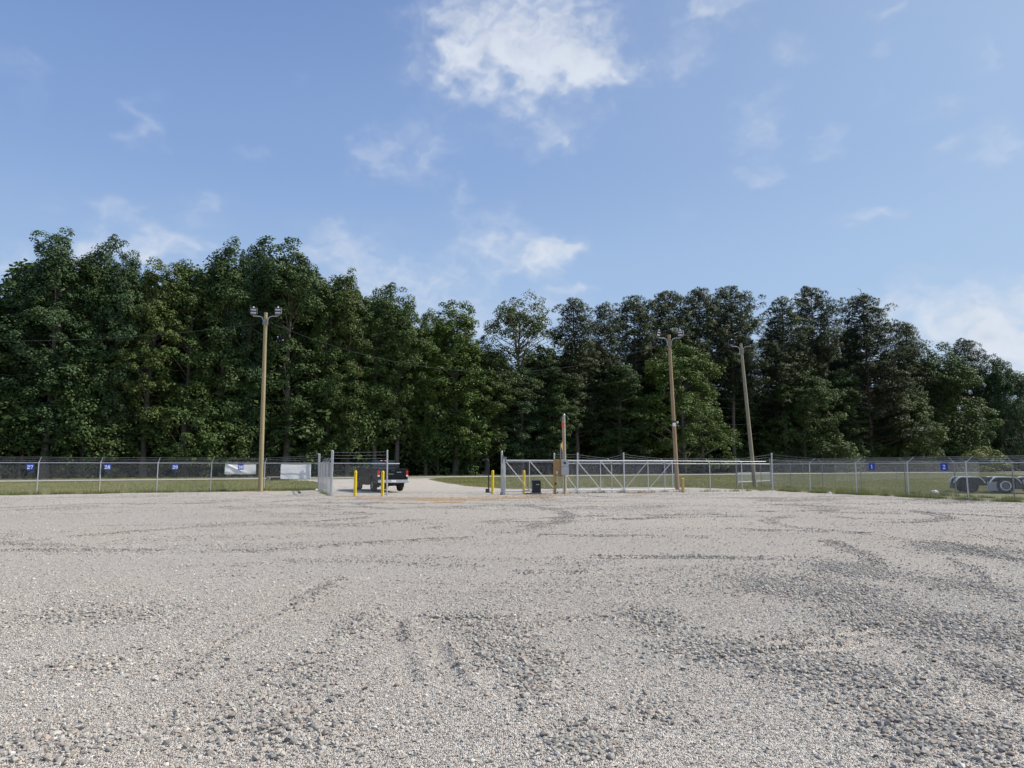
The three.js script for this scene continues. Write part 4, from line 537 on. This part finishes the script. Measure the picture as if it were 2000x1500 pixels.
{ // keypad stand
  const black = std(0.012, 0.012, 0.013, 0.45), t = thing('keypad_stand', 'black gooseneck keypad stand right of the driveway', 'keypad stand', [-1.45, 0, -44.6]); part('stem', tube([[0, 0, 0], [0, 1.0, 0], [0, 1.85, 0], [-0.04, 2.0, 0], [-0.14, 2.06, 0], [-0.32, 2.06, 0.02]], 0.04, 40, 10), black, t); part('lower_arm', tube([[0, 1.1, 0], [-0.05, 1.2, 0], [-0.14, 1.26, 0], [-0.3, 1.26, 0.02]], 0.034, 20, 8), black, t); part('keypad', rbox(0.16, 0.2, 0.1, -0.34, 1.22, 0.03), black, t); part('top_keypad', rbox(0.16, 0.12, 0.1, -0.34, 2.03, 0.03), black, t); part('base', [bar([-0.02, -0.05, 0], [-0.02, 0.08, 0], 0.19, 0.17, 18), rbox(0.24, 0.26, 0.22, -0.07, 0.13, 0.05)], std(0.06, 0.06, 0.06, 0.8), t);
}
{ const t = thing('wooden_stub', 'short golden wooden post at the right end of the gate', 'post', [10.72, 0, -45.0], 0.3); part('post', [rbox(0.14, 0.95, 0.14, 0, 0.4, 0, 0.01)], postWood, t); part('cap_bevel', [new THREE.ConeGeometry(0.1, 0.05, 4).rotateY(Math.PI / 4).translate(0, 0.895, 0)], postWood, t); }
{ // warning sign on the road, seen from the side
  const t = thing('road_sign', 'yellow diamond road sign half hidden behind the meter post', 'sign', [5.3, rise(5, 75.5), -75.5], 1.28); part('panel', rbox(0.76, 0.76, 0.01, 0, 0, 0, 0.004).rotateZ(Math.PI / 4).translate(0, 3.45, 0.035), std(0.85, 0.42, 0.01, 0.5), t); part('post', [bar([0, -0.2, 0], [0, 3.95, 0], 0.03, 0.03, 8)], galvDull, t);
}
{ // thing lying by the road under the first banner
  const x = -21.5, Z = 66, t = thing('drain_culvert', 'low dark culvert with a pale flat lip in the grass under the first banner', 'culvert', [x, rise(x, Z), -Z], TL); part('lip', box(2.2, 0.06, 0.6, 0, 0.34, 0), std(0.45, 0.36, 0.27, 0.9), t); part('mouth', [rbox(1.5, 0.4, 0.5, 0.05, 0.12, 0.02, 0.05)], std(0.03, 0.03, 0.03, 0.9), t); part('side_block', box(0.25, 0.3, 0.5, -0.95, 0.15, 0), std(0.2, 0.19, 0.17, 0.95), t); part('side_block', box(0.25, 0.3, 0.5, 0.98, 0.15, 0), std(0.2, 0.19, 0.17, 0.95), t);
}
function stone(label, x, Z, s, seed, c) { const r = rng(seed), pts = []; for (let i = 0; i < 26; i++) { const d = dirIn(r, V()); pts.push(V(d.x * s * (0.8 + 0.3 * r()), d.y * s * 0.75, d.z * s * 0.8)); } const g = new ConvexGeometry(pts); const m = solo('stone', g, std(...c, 0.9), label, 'stone'); m.position.set(x, rise(x, Z) + s * 0.35, -Z); }
stone('pale stone at the foot of the left fence corner', -12.9, 47.4, 0.13, 4, [0.7, 0.66, 0.55]); stone('round grey stone in the grass between signs 1 and 2', 24.9, 42.3, 0.24, 5, [0.5, 0.48, 0.46]); stone('small pale stone at the edge of the right gravel', 19.2, 43.4, 0.1, 6, [0.75, 0.73, 0.7]);
{ const t = thing('steel_pipe', 'dark pipe lying on the gravel left of the gate corner', 'pipe', [-13.2, 0.03, -44.6], -1.25); part('tube', bar([-1.2, 0.02, 0], [1.2, 0.02, 0], 0.05, 0.05, 10), std(0.09, 0.09, 0.095, 0.6, 0.3), t); part('end_collar', bar([1.15, 0.02, 0], [1.27, 0.02, 0], 0.062, 0.062, 10), std(0.14, 0.14, 0.14, 0.6, 0.3), t); }
// ------------------------------------------------------------------ pickup truck
{
  const t = thing('pickup_truck', 'black pickup truck driving out through the gate, seen from behind', 'pickup truck', [-8.75, yardY(-8.7, 48) + 0.02, -47.4], 0.46);
  const paint = new THREE.MeshPhysicalMaterial({ color: lin(0.006, 0.010, 0.012), roughness: 0.5, clearcoat: 0.2, clearcoatRoughness: 0.06, specularIntensity: 0.3 }), chrome = std(0.62, 0.63, 0.64, 0.2, 0.9), rubber = std(0.018, 0.018, 0.019, 0.9), glass = new THREE.MeshPhysicalMaterial({ color: lin(0.01, 0.014, 0.015), roughness: 0.05, clearcoat: 1 }), tealGlass = new THREE.MeshPhysicalMaterial({ color: lin(0.03, 0.07, 0.07), roughness: 0.05, clearcoat: 1 }), redL = std(0.5, 0.012, 0.012, 0.2), trim = std(0.02, 0.02, 0.02, 0.6);
  const zOf = (s) => 2.9 - s;                               // s metres from the tailgate; the truck drives towards -z
  const side = (pts, arch, depth, x0) => { const sh = new THREE.Shape(); const [first, ...rest] = pts; sh.moveTo(...first); rest.forEach((p) => (p.length === 2 ? sh.lineTo(...p) : sh.quadraticCurveTo(...p))); if (arch) { sh.lineTo(arch[0] + arch[2], arch[1]); sh.absarc(arch[0], arch[1], arch[2], 0, Math.PI, false); } sh.closePath();
    return new THREE.ExtrudeGeometry(sh, { depth: depth - 0.06, bevelEnabled: true, bevelSize: 0.03, bevelThickness: 0.03, bevelSegments: 3, curveSegments: 14 }).rotateY(Math.PI / 2).scale(1, 1, 1).translate(x0 + 0.03, 0, 2.9); };
  part('body', side([[1.98, 0.55], [1.98, 1.34], [4.25, 1.32], [5.55, 1.24, 5.7, 1.2], [5.82, 1.1], [5.8, 0.55], [5.45, 0.5]], [4.85, 0.5, 0.5], 1.98, -0.99), paint, t);
  for (const s of [-1, 1]) part('bed_side', side([[0.03, 0.62], [0.03, 1.44], [1.94, 1.44], [1.94, 0.55], [1.8, 0.52]], [1.22, 0.52, 0.5], 0.14, s < 0 ? -0.99 : 0.85), paint, t);
  part('bed_floor', [box(1.72, 0.06, 1.9, 0, 0.85, zOf(1)), box(1.72, 0.5, 0.06, 0, 1.12, zOf(1.93))], trim, t); const tg = part('tailgate', [rbox(1.68, 0.66, 0.09, 0, 1.1, zOf(0.02), 0.03, 3), box(1.5, 0.03, 0.03, 0, 1.38, zOf(-0.03))], paint, t); part('handle', rbox(0.26, 0.07, 0.03, 0, 1.3, zOf(-0.04)), trim, tg); part('script_badge', box(0.3, 0.03, 0.006, 0.4, 1.22, zOf(-0.029)), chrome, tg);
  const bp = part('rear_bumper', [rbox(1.96, 0.2, 0.2, 0, 0.66, zOf(-0.13), 0.05, 3)], chrome, t); part('licence_plate', box(0.31, 0.15, 0.01, 0, 0.67, zOf(-0.236)), std(0.75, 0.75, 0.75, 0.5), bp); part('step_pad', box(1.5, 0.012, 0.14, 0, 0.765, zOf(-0.13)), trim, bp); part('hitch', [box(0.09, 0.09, 0.25, 0, 0.5, zOf(-0.15)), box(1.1, 0.07, 0.07, 0, 0.52, zOf(0.02))], trim, t);
  for (const s of [-1, 1]) { const l = part('tail_light', rbox(0.15, 0.36, 0.1, s * 0.915, 1.14, zOf(-0.005), 0.03), redL, t); part('reverse_lens', rbox(0.13, 0.1, 0.02, s * 0.915, 0.99, zOf(-0.05), 0.008), std(0.7, 0.7, 0.7, 0.25), l); }
  const cabMap = (x, y, z) => { const f = (y - 1.33) / 0.66; return [x * lerp(0.95, 0.775, f), y, lerp(zOf(2.0), zOf(2.16), f) + (z) * lerp(2.42, 1.62, f)]; };   // x -1..1, z 0..-1
  { const g = new RoundedBoxGeometry(2, 0.66, 1, 5, 0.1).translate(0, 1.66, -0.5), p = g.attributes.position; for (let i = 0; i < p.count; i++) p.setXYZ(i, ...cabMap(p.getX(i), p.getY(i), p.getZ(i))); g.computeVertexNormals(); part('cab', g, paint, t); }
  const pane = (name, corners, off, m) => { const c = corners.map((q) => V(...cabMap(...q)).add(V(...off))), g = new THREE.BufferGeometry(); g.setAttribute('position', new THREE.Float32BufferAttribute([0, 1, 2, 0, 2, 3].flatMap((k) => c[k].toArray()), 3)); g.computeVertexNormals(); const n = new THREE.Vector3().fromBufferAttribute(g.attributes.normal, 0); const back = g.clone().translate(-n.x * 0.012, -n.y * 0.012, -n.z * 0.012); part(name, [g, back], m, t); };
  pane('rear_window', [[-0.84, 1.42, 0], [0.84, 1.42, 0], [0.8, 1.88, 0], [-0.8, 1.88, 0]], [0, 0, 0.012], glass); pane('windshield', [[0.9, 1.38, -1], [-0.9, 1.38, -1], [-0.86, 1.9, -1], [0.86, 1.9, -1]], [0, 0.01, -0.012], glass);
  for (const s of [-1, 1]) { const o = [s * 0.012, 0.004, 0], w = (name, a, b) => pane(name, s < 0 ? [[s, 1.4, b], [s, 1.4, a], [s, 1.9, a], [s, 1.9, b]] : [[s, 1.4, a], [s, 1.4, b], [s, 1.9, b], [s, 1.9, a]], o, s < 0 ? tealGlass : glass); w('rear_door_window', -0.08, -0.46); w('front_door_window', -0.5, -0.88);
    for (const a of [2.75, 3.75]) part('door_handle', rbox(0.025, 0.04, 0.18, s * 1.0, 1.18, zOf(a)), trim, t); part('mirror', [rbox(0.24, 0.24, 0.12, s * 1.15, 1.44, zOf(4.05), 0.04), bar([s * 0.95, 1.36, zOf(4.05)], [s * 1.1, 1.42, zOf(4.05)], 0.03)], trim, t); part('side_marker', rbox(0.012, 0.06, 0.14, s * 1.0, 1.02, zOf(5.5)), std(0.7, 0.25, 0.02, 0.3), t);
    part('running_board', rbox(0.16, 0.05, 1.9, s * 0.98, 0.42, zOf(3.1)), trim, t); part('mud_flap', box(0.3, 0.24, 0.02, s * 0.8, 0.4, zOf(0.62)), rubber, t); part('head_light', rbox(0.3, 0.2, 0.1, s * 0.78, 0.98, zOf(5.8), 0.03), std(0.7, 0.7, 0.7, 0.15), t);
    for (const a of [1.22, 4.85]) { const tp = [[0.23, -0.13], [0.36, -0.135], [0.39, -0.1], [0.398, 0], [0.39, 0.1], [0.36, 0.135], [0.23, 0.13]].map((p) => new THREE.Vector2(...p)), wl = part('wheel', new THREE.LatheGeometry(tp, 30).rotateZ(Math.PI / 2).translate(s * 0.86, 0.398, zOf(a)), rubber, t); part('rim', [bar([s * 0.78, 0.398, zOf(a)], [s * 0.955, 0.398, zOf(a)], 0.235, 0.225, 24), ...[0, 1, 2, 3, 4, 5].map((k) => box(0.02, 0.19, 0.05, s * 0.965, 0.398 + 0.11 * Math.cos(k * 1.047), zOf(a) + 0.11 * Math.sin(k * 1.047), k * 1.047))], std(0.42, 0.42, 0.43, 0.35, 0.8), wl); } }
  const bl = part('brake_light', rbox(0.16, 0.04, 0.05, 0, 1.95, zOf(2.12)), redL, t); part('cargo_lamp', [rbox(0.12, 0.04, 0.045, -0.145, 1.95, zOf(2.12)), rbox(0.12, 0.04, 0.045, 0.145, 1.95, zOf(2.12))], std(0.72, 0.7, 0.66, 0.3), bl);
  const rack = part('rack_bar', [rbox(1.9, 0.055, 0.07, 0, 1.76, zOf(1.7))], std(0.8, 0.8, 0.78, 0.4), t); part('rack_leg', bar([-0.88, 1.43, zOf(1.7)], [-0.88, 1.75, zOf(1.7)], 0.025), trim, rack); part('rack_leg', bar([0.88, 1.43, zOf(1.7)], [0.88, 1.75, zOf(1.7)], 0.025), trim, rack);
  part('underbody', [box(1.5, 0.18, 4.9, 0, 0.5, zOf(2.9)), bar([-0.8, 0.398, zOf(1.22)], [0.8, 0.398, zOf(1.22)], 0.06), bar([-0.8, 0.398, zOf(4.85)], [0.8, 0.398, zOf(4.85)], 0.05), new THREE.SphereGeometry(0.15, 12, 8).translate(0, 0.398, zOf(1.22))], rubber, t);
}
// ------------------------------------------------------------------ truck chassis parked behind the right fence
{
  const t = thing('truck_chassis', 'low dark truck chassis with white fenders parked on grass behind the right fence', 'truck', [27.9, rise(27.9, 45), -45.3], -0.38), dark = std(0.02, 0.021, 0.026, 0.6), tyre = std(0.02, 0.02, 0.021, 0.9), wht = std(0.8, 0.8, 0.78, 0.35), alu = std(0.72, 0.73, 0.74, 0.25, 0.7);
  const fr = new THREE.Shape(); fr.moveTo(-0.05, 0.62); fr.lineTo(0, 0.92); fr.lineTo(6.2, 0.98); fr.lineTo(6.2, 0.6); fr.lineTo(0.2, 0.5); fr.closePath(); for (const z of [-0.45, 0.35]) part('frame_rail', new THREE.ExtrudeGeometry(fr, { depth: 0.1, bevelEnabled: false }).translate(0, 0, z), dark, t); part('cross_member', [box(0.1, 0.2, 0.8, 0.1, 0.75, 0), box(0.1, 0.2, 0.8, 3, 0.75, 0), box(0.9, 0.12, 1.0, 1.8, 1.0, 0)], dark, t);
  part('tail_panel', [box(0.03, 0.55, 2.3, 0.02, 0.55, 0.0, 0, 0, -0.25)], std(0.06, 0.06, 0.065, 0.6), t); part('mud_flap', box(0.62, 0.6, 0.02, 2.05, 0.47, 1.1), std(0.3, 0.31, 0.34, 0.6), t); part('side_box', rbox(0.75, 0.5, 0.4, 3.68, 0.55, 1.0), dark, t); part('side_skirt', [box(0.9, 0.42, 0.05, 1.72, 0.72, 0.9), box(6.0, 0.1, 1.9, 3.1, 0.98, 0)], dark, t); t.scale.setScalar(0.92);
  for (const wx of [0.75, 2.75, 4.6]) { for (const s of [-1, 1]) { const tp = [[0.29, -0.26], [0.46, -0.27], [0.505, -0.2], [0.505, 0.2], [0.46, 0.27], [0.29, 0.26]].map((p) => new THREE.Vector2(...p)), w = part('wheel', new THREE.LatheGeometry(tp, 30).rotateX(Math.PI / 2).translate(wx, 0.5, s * 0.92), tyre, t); part('rim', new THREE.TorusGeometry(0.285, 0.042, 8, 28).translate(wx, 0.5, s * 1.19), wx < 1 ? dark : alu, w); part('hub', [bar([wx, 0.5, s * 1.02], [wx, 0.5, s * 1.12], 0.28, 0.27, 24), bar([wx, 0.5, s * 1.1], [wx, 0.5, s * 1.24], 0.11, 0.09, 16)], wx < 1 ? dark : std(0.16, 0.16, 0.17, 0.5, 0.4), w); } part('axle', bar([wx, 0.5, -0.9], [wx, 0.5, 0.9], 0.08), dark, t);
    for (const s of [-1, 1]) { const A = new THREE.Shape(), n = 16; for (let k = 0; k <= n; k++) { const a = Math.PI * (0.92 - 0.84 * k / n), x = Math.cos(a) * 0.92, y = Math.min(0.6, Math.sin(a) * 0.72); k ? A.lineTo(x, y) : A.moveTo(x, y); } for (let k = n; k >= 0; k--) { const a = Math.PI * (0.92 - 0.84 * k / n), x = Math.cos(a) * 0.88, y = Math.min(0.555, Math.sin(a) * 0.68); A.lineTo(x, y); } part('fender', new THREE.ExtrudeGeometry(A, { depth: 0.62, bevelEnabled: false }).translate(wx, 0.5, s * 0.92 - 0.31), wht, t); } }
}
console.log('objects', scene.children.length);
renderer.render(scene, camera);
